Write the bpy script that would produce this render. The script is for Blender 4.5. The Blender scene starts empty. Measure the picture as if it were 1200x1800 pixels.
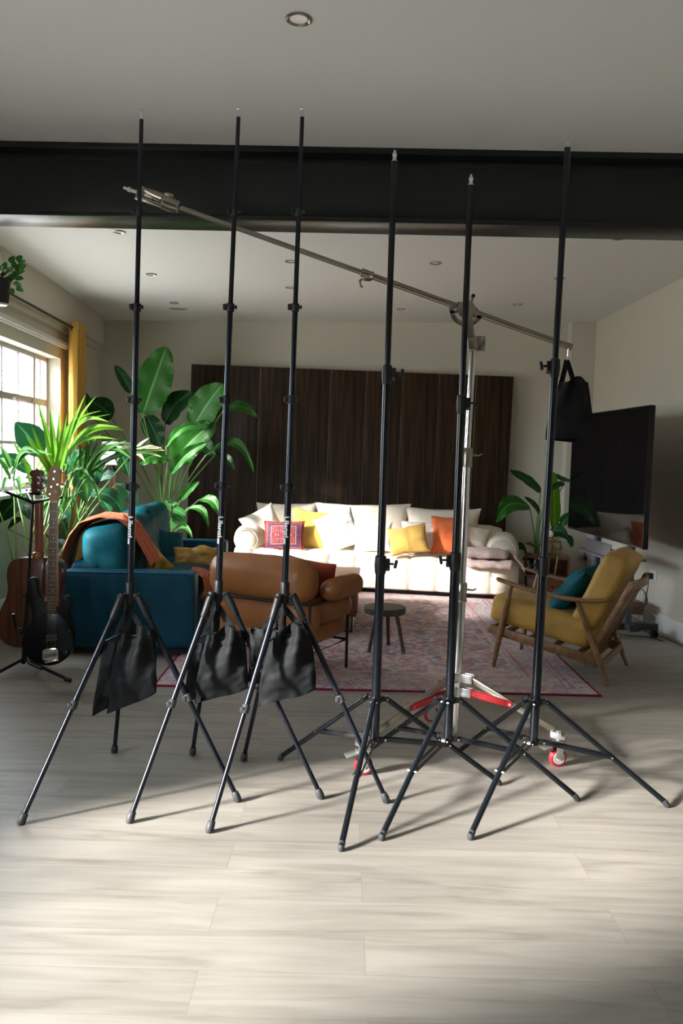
import bpy, bmesh, math, random
from mathutils import Vector, Matrix, noise
from math import sin, cos, pi, radians, sqrt, atan2
random.seed(7)
sc = bpy.context.scene
COL = sc.collection
# ------------------------------------------------------------------ camera
H = 1.4; FPX = 1430.0; PITCH = radians(4.08); ROLL = 0.028
cam_d = bpy.data.cameras.new('camera'); cam = bpy.data.objects.new('camera', cam_d); COL.objects.link(cam)
cam_d.sensor_fit = 'VERTICAL'; cam_d.sensor_height = 36.0; cam_d.sensor_width = 24.0
cam_d.lens = FPX/1800*36.0
CR = Matrix.Rotation(pi/2-PITCH, 3, 'X') @ Matrix.Rotation(ROLL, 3, 'Z')
cam.matrix_world = Matrix.Translation((0,0,H)) @ CR.to_4x4()
cam_d.dof.use_dof = True; cam_d.dof.focus_distance = 3.9; cam_d.dof.aperture_fstop = 5.0
sc.camera = cam
# ------------------------------------------------------------------ view, world, sun
sc.view_settings.view_transform = 'Standard'; sc.view_settings.look = 'None'
sc.view_settings.gamma = 1.0; sc.view_settings.use_curve_mapping = False
sc.view_settings.exposure = 0.0
try:
    sc.cycles.use_denoising = True
    sc.cycles.max_bounces = 8; sc.cycles.diffuse_bounces = 6; sc.cycles.transparent_max_bounces = 12
    sc.cycles.sample_clamp_indirect = 6.0
    sc.cycles.caustics_reflective = False; sc.cycles.caustics_refractive = False
except Exception: pass
SKY = 18.0; SUN = 25.0; SUN_AZ = radians(28); SUN_EL = radians(22)
w = bpy.data.worlds.new('world'); sc.world = w; w.use_nodes = True
nt = w.node_tree; bg = nt.nodes['Background']
tc = nt.nodes.new('ShaderNodeTexCoord'); sep = nt.nodes.new('ShaderNodeSeparateXYZ'); rp = nt.nodes.new('ShaderNodeValToRGB')
nt.links.new(tc.outputs['Generated'], sep.inputs[0]); nt.links.new(sep.outputs['Z'], rp.inputs[0]); nt.links.new(rp.outputs[0], bg.inputs[0])
rp.color_ramp.elements[0].position = 0.0; rp.color_ramp.elements[0].color = (.42,.42,.40,1)
rp.color_ramp.elements[1].position = 0.06; rp.color_ramp.elements[1].color = (.82,.91,1.0,1)
bg.inputs[1].default_value = SKY
sd = bpy.data.lights.new('sun','SUN'); sd.energy = SUN; sd.angle = radians(7); sd.color = (1.0,.96,.90)
sun = bpy.data.objects.new('sun', sd); COL.objects.link(sun)
sv = Vector((cos(SUN_AZ)*cos(SUN_EL), sin(SUN_AZ)*cos(SUN_EL), -sin(SUN_EL)))
sun.rotation_euler = sv.to_track_quat('-Z','Y').to_euler(); sun.location = (-8,-2,6)
# ------------------------------------------------------------------ helpers
def ray(px, py): return CR @ Vector((px-600, -(py-900), -FPX))
def at(px, py, Y):
    r = ray(px, py); t = Y/r.y; return Vector((r.x*t, Y, H+r.z*t))
def fl(px, py, z=0.0):
    r = ray(px, py); t = (z-H)/r.z; return Vector((r.x*t, r.y*t, z))
def T(x,y=None,z=0): return Matrix.Translation(Vector(x) if y is None else Vector((x,y,z)))
def R(a, ax='Z'): return Matrix.Rotation(radians(a), 4, ax)
class MB:
    def __init__(s, M=None):
        s.bm = bmesh.new(); s.M = M or Matrix(); s.uv = s.bm.loops.layers.uv.new('UVMap')
    def v(s, p): return s.bm.verts.new(s.M @ Vector(p))
    def f(s, vs):
        try: return s.bm.faces.new(vs)
        except ValueError: return None
    def addbm(s, b, M=None):
        mp = {}
        for q in b.verts: mp[q] = s.v((M @ q.co) if M else q.co)
        for fc in b.faces: s.f([mp[q] for q in fc.verts])
        b.free(); return s
    def box(s, c, d, M=None, bevel=0.0, seg=2):
        b = bmesh.new(); bmesh.ops.create_cube(b, size=1)
        for q in b.verts: q.co = Vector((q.co.x*d[0], q.co.y*d[1], q.co.z*d[2]))
        if bevel > 0:
            bmesh.ops.bevel(b, geom=b.edges[:], offset=min(bevel, min(d)*.49), segments=seg, profile=.5, affect='EDGES')
        return s.addbm(b, T(c) @ (M or Matrix()))
    def bar(s, a, b_, w_, t_, bevel=.002, up=(0,0,1)):
        a = Vector(a); b_ = Vector(b_); d = b_-a; L = d.length; y = d.normalized(); x = y.cross(Vector(up)).normalized(); z = x.cross(y)
        M = Matrix((x,y,z)).transposed().to_4x4(); return s.box((a+b_)/2, (w_, L, t_), M, bevel)
    def tube(s, pts, r, seg=12, cap=True, closed=False):
        pts = [Vector(p) for p in pts]; n = len(pts)
        rs = r if isinstance(r, (list,tuple)) else [r]*n
        prev = None; rings = []
        for i,p in enumerate(pts):
            if closed: t = (pts[(i+1)%n]-pts[i-1])
            else: t = pts[min(i+1,n-1)]-pts[max(i-1,0)]
            t = t.normalized() if t.length > 1e-9 else Vector((0,0,1))
            if prev is None:
                a = Vector((0,0,1)) if abs(t.z) < .9 else Vector((0,1,0)); u = t.cross(a).normalized()
            else:
                u = prev - t*prev.dot(t); u = u.normalized() if u.length > 1e-6 else t.orthogonal().normalized()
            prev = u; w_ = t.cross(u)
            rings.append([s.v(p + (u*cos(2*pi*k/seg)+w_*sin(2*pi*k/seg))*rs[i]) for k in range(seg)])
        m = n if closed else n-1
        for i in range(m):
            A, B = rings[i], rings[(i+1)%n]
            for k in range(seg): s.f((A[k],A[(k+1)%seg],B[(k+1)%seg],B[k]))
        if cap and not closed: s.f(list(reversed(rings[0]))); s.f(rings[-1])
        return s
    def cyl(s, a, b_, r, seg=20, r2=None): return s.tube([a,b_],[r, r if r2 is None else r2],seg)
    def lathe(s, prof, M=None, seg=32, flute=0, fn=0):
        M = M or Matrix(); rings = []
        for (r,z) in prof:
            q = [r*((1-flute*abs(sin(fn*pi*k/seg))) if flute else 1.0) for k in range(seg)]
            rings.append([s.v(M @ Vector((q[k]*cos(2*pi*k/seg), q[k]*sin(2*pi*k/seg), z))) for k in range(seg)])
        for i in range(len(rings)-1):
            A,B = rings[i],rings[i+1]
            for k in range(seg): s.f((A[k],A[(k+1)%seg],B[(k+1)%seg],B[k]))
        if prof[0][0] > 1e-5: s.f(list(reversed(rings[0])))
        if prof[-1][0] > 1e-5: s.f(rings[-1])
        return s
    def grid(s, fn, nu, nv, wrapu=False):
        V = [[s.v(fn(i/nu, j/nv)) for i in range(nu if wrapu else nu+1)] for j in range(nv+1)]
        for j in range(nv):
            for i in range(nu):
                i2 = (i+1)%nu if wrapu else i+1
                f = s.f((V[j][i],V[j][i2],V[j+1][i2],V[j+1][i]))
                if f:
                    for l,(a,b_) in zip(f.loops, ((i,j),(i+1,j),(i+1,j+1),(i,j+1))): l[s.uv].uv = (a/nu, b_/nv)
        return s
    def softbox(s, c, d, r, M=None, bulge=0.0, n=8, amp=0.0, sc_=6.0):
        h = Vector(d)/2; b = bmesh.new(); M = M or Matrix()
        r = min(r, min(h)*.98)
        ks = {}
        def mk(i,j,k):
            key=(i,j,k)
            if key in ks: return ks[key]
            q = Vector((i/n*2-1, j/n*2-1, k/n*2-1))
            # cluster samples towards the edges so the rounding is smooth
            q = Vector([math.copysign(1-(1-abs(t))**1.6, t) for t in q])
            p = Vector((q.x*h.x,q.y*h.y,q.z*h.z))
            inn = Vector([max(-(h[a]-r), min(h[a]-r, p[a])) for a in range(3)])
            dd = p-inn
            if dd.length > 1e-6: p = inn + dd.normalized()*r
            g = Vector((p.x/h.x,p.y/h.y,p.z/h.z))
            if bulge:
                p = Vector((p.x*(1+bulge*(1-g.y**2)*(1-g.z**2)*min(1,min(h)/h.x)), p.y*(1+bulge*(1-g.x**2)*(1-g.z**2)*min(1,min(h)/h.y)), p.z*(1+bulge*(1-g.x**2)*(1-g.y**2))))
            if amp:
                nn = noise.noise(p*sc_ + Vector(c)*3.1)
                p += (dd.normalized() if dd.length>1e-6 else g.normalized())*amp*nn
            ks[key] = b.verts.new(p); return ks[key]
        for a in range(3):
            for side in (0,n):
                for i in range(n):
                    for j in range(n):
                        qs = []
                        for (x,y) in ((i,j),(i+1,j),(i+1,j+1),(i,j+1)):
                            idx = [0,0,0]; idx[a]=side; idx[(a+1)%3]=x; idx[(a+2)%3]=y
                            qs.append(mk(*idx))
                        if side==0: qs.reverse()
                        try: b.faces.new(qs)
                        except ValueError: pass
        return s.addbm(b, T(c) @ M)
    def prism(s, out, z0, z1, M=None, bevel=0.0, seg=2):
        b = bmesh.new(); vs = [b.verts.new((x,y,z0)) for x,y in out]; f = b.faces.new(vs)
        rr = bmesh.ops.extrude_face_region(b, geom=[f])
        for q in rr['geom']:
            if isinstance(q, bmesh.types.BMVert): q.co.z = z1
        bmesh.ops.recalc_face_normals(b, faces=b.faces)
        if bevel > 0:
            es = [e for e in b.edges if abs(e.verts[0].co.z-e.verts[1].co.z) < 1e-6]
            bmesh.ops.bevel(b, geom=es, offset=bevel, segments=seg, profile=.5, affect='EDGES')
        return s.addbm(b, M)
WL = {}
def link(o, parent, loc):
    COL.objects.link(o)
    if parent is not None:
        o.parent = parent; o.location = loc - WL[parent]
    else: o.location = loc
    WL[o] = loc.copy()
    return o
def obj(name, mb, m, parent=None, smooth=40, loc=None):
    bm = mb.bm; bmesh.ops.remove_doubles(bm, verts=bm.verts, dist=1e-5)
    bmesh.ops.recalc_face_normals(bm, faces=bm.faces)
    xs = [q.co for q in bm.verts]
    lo = Vector([min(q[a] for q in xs) for a in range(3)]); hi = Vector([max(q[a] for q in xs) for a in range(3)])
    if loc is None: loc = Vector(((lo.x+hi.x)/2,(lo.y+hi.y)/2,lo.z))
    for q in bm.verts: q.co -= loc
    me = bpy.data.meshes.new(name); bm.to_mesh(me); bm.free(); me.materials.append(m)
    if smooth:
        me.polygons.foreach_set('use_smooth', [True]*len(me.polygons))
        try: me.set_sharp_from_angle(angle=radians(smooth))
        except Exception: pass
    o = bpy.data.objects.new(name, me)
    return link(o, parent, Vector(loc))
def tag(o, label, cat, group=None):
    o['label'] = label; o['category'] = cat
    if group: o['group'] = group
    return o
def thing(name, loc, label, cat, group=None):
    e = bpy.data.objects.new(name, None); e.empty_display_size = .1
    link(e, None, Vector(loc)); return tag(e, label, cat, group)
def struct(name, mb, m, parent=None, smooth=30):
    o = obj(name, mb, m, parent, smooth)
    if parent is None: o['kind'] = 'structure'
    return o
# ------------------------------------------------------------------ materials
def newmat(name):
    m = bpy.data.materials.new(name); m.use_nodes = True; return m, m.node_tree, m.node_tree.nodes['Principled BSDF']
def mat(name, col, rough=.5, metal=0, bump=0, bs=60, var=0, vs=4, coat=0, sheen=0, alpha=None, stretch=None, spec=None, uv=False, sss=0):
    m, nt, p = newmat(name); L = nt.links.new; N = nt.nodes.new
    p.inputs['Base Color'].default_value = (*col,1); p.inputs['Roughness'].default_value = rough; p.inputs['Metallic'].default_value = metal
    if coat: p.inputs['Coat Weight'].default_value = coat
    if sheen: p.inputs['Sheen Weight'].default_value = sheen; p.inputs['Sheen Roughness'].default_value = .4
    if spec is not None: p.inputs['Specular IOR Level'].default_value = spec
    t = N('ShaderNodeTexCoord'); mp = N('ShaderNodeMapping'); L(t.outputs['UV' if uv else 'Object'], mp.inputs[0])
    if stretch: mp.inputs['Scale'].default_value = stretch
    if var:
        n = N('ShaderNodeTexNoise'); n.inputs['Scale'].default_value = vs; n.inputs['Detail'].default_value = 4; L(mp.outputs[0], n.inputs[0])
        r = N('ShaderNodeValToRGB'); L(n.outputs[0], r.inputs[0])
        r.color_ramp.elements[0].position = .3; r.color_ramp.elements[1].position = .7
        r.color_ramp.elements[0].color = (*[max(0,c*(1-var)) for c in col],1); r.color_ramp.elements[1].color = (*[min(1,c*(1+var)) for c in col],1)
        L(r.outputs[0], p.inputs['Base Color'])
    if bump:
        n = N('ShaderNodeTexNoise'); n.inputs['Scale'].default_value = bs; n.inputs['Detail'].default_value = 3; L(mp.outputs[0], n.inputs[0])
        b = N('ShaderNodeBump'); b.inputs['Strength'].default_value = bump; b.inputs['Distance'].default_value = .01; L(n.outputs[0], b.inputs['Height']); L(b.outputs[0], p.inputs['Normal'])
    return m
def wood(name, c1, c2, rough=.4, scale=(1,12,12), sc_=3, bump=.05, coat=0, c3=None, spec=None):
    m, nt, p = newmat(name); L = nt.links.new; N = nt.nodes.new
    t = N('ShaderNodeTexCoord'); mp = N('ShaderNodeMapping'); mp.inputs['Scale'].default_value = scale; L(t.outputs['Object'], mp.inputs[0])
    n = N('ShaderNodeTexNoise'); n.inputs['Scale'].default_value = sc_; n.inputs['Detail'].default_value = 6; n.inputs['Distortion'].default_value = .6; L(mp.outputs[0], n.inputs[0])
    r = N('ShaderNodeValToRGB'); L(n.outputs[0], r.inputs[0]); r.color_ramp.elements[0].position = .35; r.color_ramp.elements[1].position = .66
    r.color_ramp.elements[0].color = (*c1,1); r.color_ramp.elements[1].color = (*c2,1)
    if c3:
        e = r.color_ramp.elements.new(.5); e.color = (*c3,1)
    L(r.outputs[0], p.inputs['Base Color']); p.inputs['Roughness'].default_value = rough
    if coat: p.inputs['Coat Weight'].default_value = coat
    if 'walnut_veneer' in name: spec = .18
    if spec is not None: p.inputs['Specular IOR Level'].default_value = spec
    b = N('ShaderNodeBump'); b.inputs['Strength'].default_value = bump; b.inputs['Distance'].default_value = .01; L(n.outputs[0], b.inputs['Height']); L(b.outputs[0], p.inputs['Normal'])
    return m
def floor_mat():
    m, nt, p = newmat('oak_vinyl_planks'); L = nt.links.new; N = nt.nodes.new
    t = N('ShaderNodeTexCoord'); geo = t.outputs['Object']
    br = N('ShaderNodeTexBrick'); L(geo, br.inputs[0]); br.inputs['Scale'].default_value = 1.0
    br.inputs['Brick Width'].default_value = 1.22; br.inputs['Row Height'].default_value = .18; br.inputs['Mortar Size'].default_value = .0009; br.inputs['Mortar Smooth'].default_value = .0
    br.inputs['Color1'].default_value = (0,0,0,1); br.inputs['Color2'].default_value = (1,1,1,1); br.offset = .37
    # per-plank shift of the grain
    sx = N('ShaderNodeSeparateColor'); L(br.outputs['Color'], sx.inputs[0])
    mu = N('ShaderNodeMath'); mu.operation = 'MULTIPLY'; mu.inputs[1].default_value = 23.0; L(sx.outputs[0], mu.inputs[0])
    cb = N('ShaderNodeCombineXYZ'); L(mu.outputs[0], cb.inputs[0]); L(mu.outputs[0], cb.inputs[2])
    ad = N('ShaderNodeVectorMath'); L(geo, ad.inputs[0]); L(cb.outputs[0], ad.inputs[1])
    mp = N('ShaderNodeMapping'); mp.inputs['Scale'].default_value = (1.1,11,1); L(ad.outputs[0], mp.inputs[0])
    n1 = N('ShaderNodeTexNoise'); n1.inputs['Scale'].default_value = 1.5; n1.inputs['Detail'].default_value = 8; n1.inputs['Distortion'].default_value = 1.2; L(mp.outputs[0], n1.inputs[0])
    mp2 = N('ShaderNodeMapping'); mp2.inputs['Scale'].default_value = (3,90,1); L(ad.outputs[0], mp2.inputs[0])
    n2 = N('ShaderNodeTexNoise'); n2.inputs['Scale'].default_value = 2; n2.inputs['Detail'].default_value = 3; L(mp2.outputs[0], n2.inputs[0])
    mx = N('ShaderNodeMix'); mx.data_type = 'FLOAT'; mx.inputs[0].default_value = .15; L(n1.outputs[0], mx.inputs[2]); L(n2.outputs[0], mx.inputs[3])
    r = N('ShaderNodeValToRGB'); L(mx.outputs[0], r.inputs[0]); cr = r.color_ramp
    cr.elements[0].position = .30; cr.elements[0].color = (.205,.185,.16,1); cr.elements[1].position = .64; cr.elements[1].color = (.335,.312,.28,1)
    e = cr.elements.new(.42); e.color = (.27,.248,.218,1); e = cr.elements.new(.50); e.color = (.30,.278,.246,1)
    tint = N('ShaderNodeMix'); tint.data_type = 'RGBA'; tint.blend_type = 'MULTIPLY'; tint.inputs[0].default_value = .14
    L(r.outputs[0], tint.inputs[6]); L(br.outputs['Color'], tint.inputs[7])
    mm = N('ShaderNodeMix'); mm.data_type = 'RGBA'; L(br.outputs['Fac'], mm.inputs[0]); L(tint.outputs[2], mm.inputs[6]); mm.inputs[7].default_value = (.20,.185,.16,1)
    L(mm.outputs[2], p.inputs['Base Color'])
    p.inputs['Roughness'].default_value = .42; p.inputs['Specular IOR Level'].default_value = .35
    b = N('ShaderNodeBump'); b.inputs['Strength'].default_value = .04; b.inputs['Distance'].default_value = .01; L(mx.outputs[0], b.inputs['Height']); L(b.outputs[0], p.inputs['Normal'])
    return m
def rug_mat(W, D):
    m, nt, p = newmat('distressed_persian_rug'); L = nt.links.new; N = nt.nodes.new
    t = N('ShaderNodeTexCoord'); mp = N('ShaderNodeMapping'); mp.inputs['Scale'].default_value = (W,D,1); L(t.outputs['UV'], mp.inputs[0]); V = mp.outputs[0]
    def math_(op, a, b_=None, c=None):
        q = N('ShaderNodeMath'); q.operation = op
        for i,x in enumerate((a,b_,c)):
            if x is None: continue
            if hasattr(x,'is_linked'): L(x, q.inputs[i])
            else: q.inputs[i].default_value = x
        return q.outputs[0]
    def ramp(x, stops):
        q = N('ShaderNodeValToRGB'); L(x, q.inputs[0]); e = q.color_ramp.elements
        e[0].position, e[0].color = stops[0][0], (*stops[0][1],1); e[1].position, e[1].color = stops[-1][0], (*stops[-1][1],1)
        for s_ in stops[1:-1]:
            k = e.new(s_[0]); k.color = (*s_[1],1)
        return q.outputs[0]
    def mix(f, a, b_, bt='MIX'):
        q = N('ShaderNodeMix'); q.data_type='RGBA'; q.blend_type = bt
        if hasattr(f,'is_linked'): L(f,q.inputs[0])
        else: q.inputs[0].default_value = f
        for i,x in ((6,a),(7,b_)):
            if hasattr(x,'is_linked'): L(x,q.inputs[i])
            else: q.inputs[i].default_value = (*x,1)
        return q.outputs[2]
    s = N('ShaderNodeSeparateXYZ'); L(V, s.inputs[0]); x,y = s.outputs[0], s.outputs[1]
    ex = math_('MINIMUM', x, math_('SUBTRACT', W, x)); ey = math_('MINIMUM', y, math_('SUBTRACT', D, y)); e = math_('MINIMUM', ex, ey)
    def nz(scale, det=4, dist=0, off=0):
        q = N('ShaderNodeTexNoise'); q.inputs['Scale'].default_value = scale; q.inputs['Detail'].default_value = det; q.inputs['Distortion'].default_value = dist
        if off:
            a = N('ShaderNodeVectorMath'); a.inputs[1].default_value = (off,off,off); L(V,a.inputs[0]); L(a.outputs[0], q.inputs[0])
        else: L(V,q.inputs[0])
        return q.outputs[0]
    cream = (.56,.51,.48); red = (.37,.06,.09); blue = (.09,.11,.25); pink = (.42,.16,.19)
    nred = ramp(nz(11,5,1.5), [(.44,(0,0,0)),(.56,(1,1,1))]); nblue = ramp(nz(9,5,2.0,7.3), [(.50,(0,0,0)),(.60,(1,1,1))])
    field = mix(nred, cream, red); field = mix(nblue, field, blue)
    vor = N('ShaderNodeTexVoronoi'); vor.feature = 'DISTANCE_TO_EDGE'; vor.inputs['Scale'].default_value = 7; L(V, vor.inputs[0])
    vl = ramp(vor.outputs['Distance'], [(.02,(1,1,1)),(.09,(0,0,0))]); field = mix(math_('MULTIPLY', vl, .25), field, pink)
    bord = mix(ramp(nz(14,4,2.5,3.1), [(.48,(0,0,0)),(.56,(1,1,1))]), (.50,.44,.42), (.17,.19,.34)); bord = mix(ramp(nz(17,4,1,9.1), [(.52,(0,0,0)),(.6,(1,1,1))]), bord, (.46,.13,.17))
    def band(a, b_): return math_('MULTIPLY', math_('GREATER_THAN', e, a), math_('LESS_THAN', e, b_))
    c = mix(band(-1,.42), field, bord)
    c = mix(band(.34,.36), c, red); c = mix(band(.40,.42), c, (.55,.42,.38)); c = mix(band(.12,.135), c, red); c = mix(band(.165,.175), c, blue)
    c = mix(math_('LESS_THAN', e, .015), c, (.22,.018,.05))
    wear = ramp(nz(3.5,6,0,5.5), [(.35,(0,0,0)),(.7,(1,1,1))]); fine = ramp(nz(60,2), [(.3,(0,0,0)),(.7,(1,1,1))])
    wf = math_('MULTIPLY', math_('ADD', math_('MULTIPLY', wear, .5), math_('MULTIPLY', fine, .4)), math_('GREATER_THAN', e, .015))
    c = mix(wf, c, (.55,.47,.43))
    L(c, p.inputs['Base Color']); p.inputs['Roughness'].default_value = .95; p.inputs['Specular IOR Level'].default_value = .1
    b = N('ShaderNodeBump'); b.inputs['Strength'].default_value = .3; b.inputs['Distance'].default_value = .003; L(nz(150,2), b.inputs['Height']); L(b.outputs[0], p.inputs['Normal'])
    return m
def persian_mat():
    m, nt, p = newmat('persian_cushion_cloth'); L = nt.links.new; N = nt.nodes.new
    t = N('ShaderNodeTexCoord'); s = N('ShaderNodeSeparateXYZ'); L(t.outputs['UV'], s.inputs[0])
    def M_(op,a,b_=None):
        q = N('ShaderNodeMath'); q.operation = op
        for i,x in enumerate((a,b_)):
            if x is None: continue
            if hasattr(x,'is_linked'): L(x,q.inputs[i])
            else: q.inputs[i].default_value = x
        return q.outputs[0]
    x = M_('ABSOLUTE', M_('SUBTRACT', s.outputs[0], .5)); y = M_('ABSOLUTE', M_('SUBTRACT', s.outputs[1], .5)); e = M_('MAXIMUM', x, y)
    cb = N('ShaderNodeCombineXYZ'); L(x, cb.inputs[0]); L(y, cb.inputs[1])
    v = N('ShaderNodeTexVoronoi'); v.inputs['Scale'].default_value = 17; v.inputs['Randomness'].default_value = .45; L(cb.outputs[0], v.inputs[0])
    r = N('ShaderNodeValToRGB'); L(v.outputs['Distance'], r.inputs[0]); r.color_ramp.interpolation = 'CONSTANT'; el = r.color_ramp.elements
    el[0].position=0; el[0].color=(.42,.30,.20,1); el[1].position=.18; el[1].color=(.05,.03,.08,1)
    for po,c in ((.27,(.33,.13,.07,1)),(.38,(.20,.012,.022,1)),(.60,(.06,.03,.08,1))): k=el.new(po); k.color=c
    v2 = N('ShaderNodeTexVoronoi'); v2.inputs['Scale'].default_value = 34; v2.inputs['Randomness'].default_value = .7; L(cb.outputs[0], v2.inputs[0])
    r2 = N('ShaderNodeValToRGB'); L(v2.outputs['Distance'], r2.inputs[0]); r2.color_ramp.interpolation='CONSTANT'; e2=r2.color_ramp.elements
    e2[0].position=0; e2[0].color=(.38,.27,.2,1); e2[1].position=.22; e2[1].color=(.18,.012,.022,1)
    k=e2.new(.5); k.color=(.05,.03,.09,1)
    def mix(f,a,b_):
        q=N('ShaderNodeMix'); q.data_type='RGBA'; L(f,q.inputs[0]); L(a,q.inputs[6])
        if hasattr(b_,'is_linked'): L(b_,q.inputs[7])
        else: q.inputs[7].default_value=(*b_,1)
        return q.outputs[2]
    def band(a,b_): return M_('MULTIPLY', M_('GREATER_THAN', e, a), M_('LESS_THAN', e, b_))
    c = mix(band(.31,.44), r.outputs[0], r2.outputs[0]); c = mix(band(.30,.315), c, (.38,.27,.18)); c = mix(band(.43,.44), c, (.35,.25,.18)); c = mix(M_('GREATER_THAN', e, .45), c, (.20,.01,.02))
    L(c, p.inputs['Base Color']); p.inputs['Roughness'].default_value = .9; return m
def corduroy(name, col, k=28, var=.12, patch=False):
    m, nt, p = newmat(name); L = nt.links.new; N = nt.nodes.new
    t = N('ShaderNodeTexCoord'); wv = N('ShaderNodeTexWave'); wv.inputs['Scale'].default_value = k/6.28*2; L(t.outputs['UV'], wv.inputs[0]); wv.bands_direction = 'X'
    h = wv.outputs['Fac']
    if patch:
        w2 = N('ShaderNodeTexWave'); w2.inputs['Scale'].default_value = k/6.28*2; L(t.outputs['UV'], w2.inputs[0]); w2.bands_direction = 'Y'
        ck = N('ShaderNodeTexChecker'); ck.inputs['Scale'].default_value = 2; L(t.outputs['UV'], ck.inputs[0])
        mx = N('ShaderNodeMix'); mx.data_type='FLOAT'; L(ck.outputs['Fac'], mx.inputs[0]); L(wv.outputs['Fac'], mx.inputs[2]); L(w2.outputs['Fac'], mx.inputs[3]); h = mx.outputs[0]
    r = N('ShaderNodeValToRGB'); L(h, r.inputs[0]); r.color_ramp.elements[0].color = (*[c*(1-var*2) for c in col],1); r.color_ramp.elements[1].color = (*col,1)
    L(r.outputs[0], p.inputs['Base Color']); p.inputs['Roughness'].default_value = .85; p.inputs['Sheen Weight'].default_value = .2
    b = N('ShaderNodeBump'); b.inputs['Strength'].default_value = .8; b.inputs['Distance'].default_value = .006; L(h, b.inputs['Height']); L(b.outputs[0], p.inputs['Normal'])
    return m
def leafmat(name, col, tip=None, rough=.38, spec=.22):
    m, nt, p = newmat(name); L = nt.links.new; N = nt.nodes.new
    t = N('ShaderNodeTexCoord'); s = N('ShaderNodeSeparateXYZ'); L(t.outputs['UV'], s.inputs[0])
    d = N('ShaderNodeMath'); d.operation='SUBTRACT'; d.inputs[1].default_value=.5; L(s.outputs[0], d.inputs[0])
    a = N('ShaderNodeMath'); a.operation='ABSOLUTE'; L(d.outputs[0], a.inputs[0])
    r = N('ShaderNodeValToRGB'); L(a.outputs[0], r.inputs[0]); e = r.color_ramp.elements
    e[0].position=.018; e[0].color=(*[min(1,c*2.2+.05) for c in col],1); e[1].position=.04; e[1].color=(*col,1)
    nn = N('ShaderNodeTexNoise'); nn.inputs['Scale'].default_value = 9; L(t.outputs['Object'], nn.inputs[0])
    mx = N('ShaderNodeMix'); mx.data_type='RGBA'; mx.blend_type='MULTIPLY'; mx.inputs[0].default_value=.5; L(r.outputs[0], mx.inputs[6]); L(nn.outputs['Color'], mx.inputs[7])
    mg = N('ShaderNodeMix'); mg.data_type='RGBA'; mg.blend_type='ADD'; mg.inputs[0].default_value=.35; L(mx.outputs[2], mg.inputs[6]); L(r.outputs[0], mg.inputs[7])
    # side veins
    cb = N('ShaderNodeMath'); cb.operation='MULTIPLY_ADD'; cb.inputs[1].default_value = -.5; L(a.outputs[0], cb.inputs[0]); L(s.outputs[1], cb.inputs[2])
    sn = N('ShaderNodeMath'); sn.operation='MULTIPLY'; sn.inputs[1].default_value=230; L(cb.outputs[0], sn.inputs[0]); s2 = N('ShaderNodeMath'); s2.operation='SINE'; L(sn.outputs[0], s2.inputs[0])
    b = N('ShaderNodeBump'); b.inputs['Strength'].default_value=.06; b.inputs['Distance'].default_value=.003; L(s2.outputs[0], b.inputs['Height']); L(b.outputs[0], p.inputs['Normal'])
    L(mg.outputs[2], p.inputs['Base Color']); p.inputs['Roughness'].default_value = rough; p.inputs['Specular IOR Level'].default_value = spec
    tr = N('ShaderNodeBsdfTranslucent'); L(mg.outputs[2], tr.inputs[0]); ms = N('ShaderNodeMixShader'); ms.inputs[0].default_value = .22
    L(p.outputs[0], ms.inputs[1]); L(tr.outputs[0], ms.inputs[2]); L(ms.outputs[0], nt.nodes['Material Output'].inputs[0])
    return m
def panemat():
    m, nt, p = newmat('window_glass'); N = nt.nodes.new; L = nt.links.new
    tr = N('ShaderNodeBsdfTransparent'); g = N('ShaderNodeBsdfGlossy'); g.inputs['Roughness'].default_value=.02; ms = N('ShaderNodeMixShader'); ms.inputs[0].default_value=.06
    L(tr.outputs[0], ms.inputs[1]); L(g.outputs[0], ms.inputs[2]); L(ms.outputs[0], nt.nodes['Material Output'].inputs[0]); return m
K = {}
K['wall'] = mat('greige_wall_paint', (.60,.57,.48), .85, bump=.03, bs=120)
K['ceil'] = mat('white_ceiling_paint', (.76,.765,.75), .9)
K['white'] = mat('white_gloss_paint', (.78,.78,.76), .4)
K['beam'] = mat('dark_green_steel_paint', (.010,.014,.013), .30, bump=.05, bs=25, spec=.4)
K['frame'] = mat('pale_window_frame_paint', (.36,.355,.34), .5)
K['glass'] = panemat()
K['floor'] = floor_mat()
K['walnut'] = wood('walnut_veneer', (.011,.006,.003), (.060,.032,.014), .5, (14,14,.55), 2.2, .03, c3=(.026,.014,.007))
K['seam'] = mat('brushed_seam_metal', (.45,.42,.40), .3, 1)
K['cream'] = mat('cream_upholstery', (.80,.73,.60), .85, bump=.08, bs=250, sheen=.2)
K['creamlin'] = mat('cream_linen', (.74,.67,.55), .9, bump=.1, bs=220)
K['fluff'] = mat('white_fluffy_pile', (.86,.85,.83), 1, bump=1.0, bs=40, sheen=.5)
K['pinkfluff'] = mat('pale_pink_fleece', (.76,.66,.64), 1, bump=.9, bs=60, sheen=.5)
K['white_cloth'] = mat('off_white_cloth', (.86,.82,.76), .9, bump=.1, bs=200)
K['orange'] = mat('orange_cloth', (.78,.17,.05), .85, bump=.1, bs=200)
K['yellow'] = corduroy('yellow_waffle_cloth', (.72,.44,.08), 40)
K['yellowcord'] = corduroy('yellow_patchwork_corduroy', (.76,.46,.09), 34, patch=True)
K['persian'] = persian_mat()
K['blanket'] = mat('pink_waffle_throw', (.50,.38,.35), .95, bump=1.0, bs=90, var=.12, vs=40, sheen=.3)
K['teal'] = mat('teal_velvet', (.002,.060,.105), .6, bump=.12, bs=5, var=.25, vs=5, spec=.25)
K['tealp'] = mat('teal_velvet_cushion', (.003,.07,.095), .55, bump=.3, bs=8, var=.3, vs=8, spec=.12)
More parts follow.
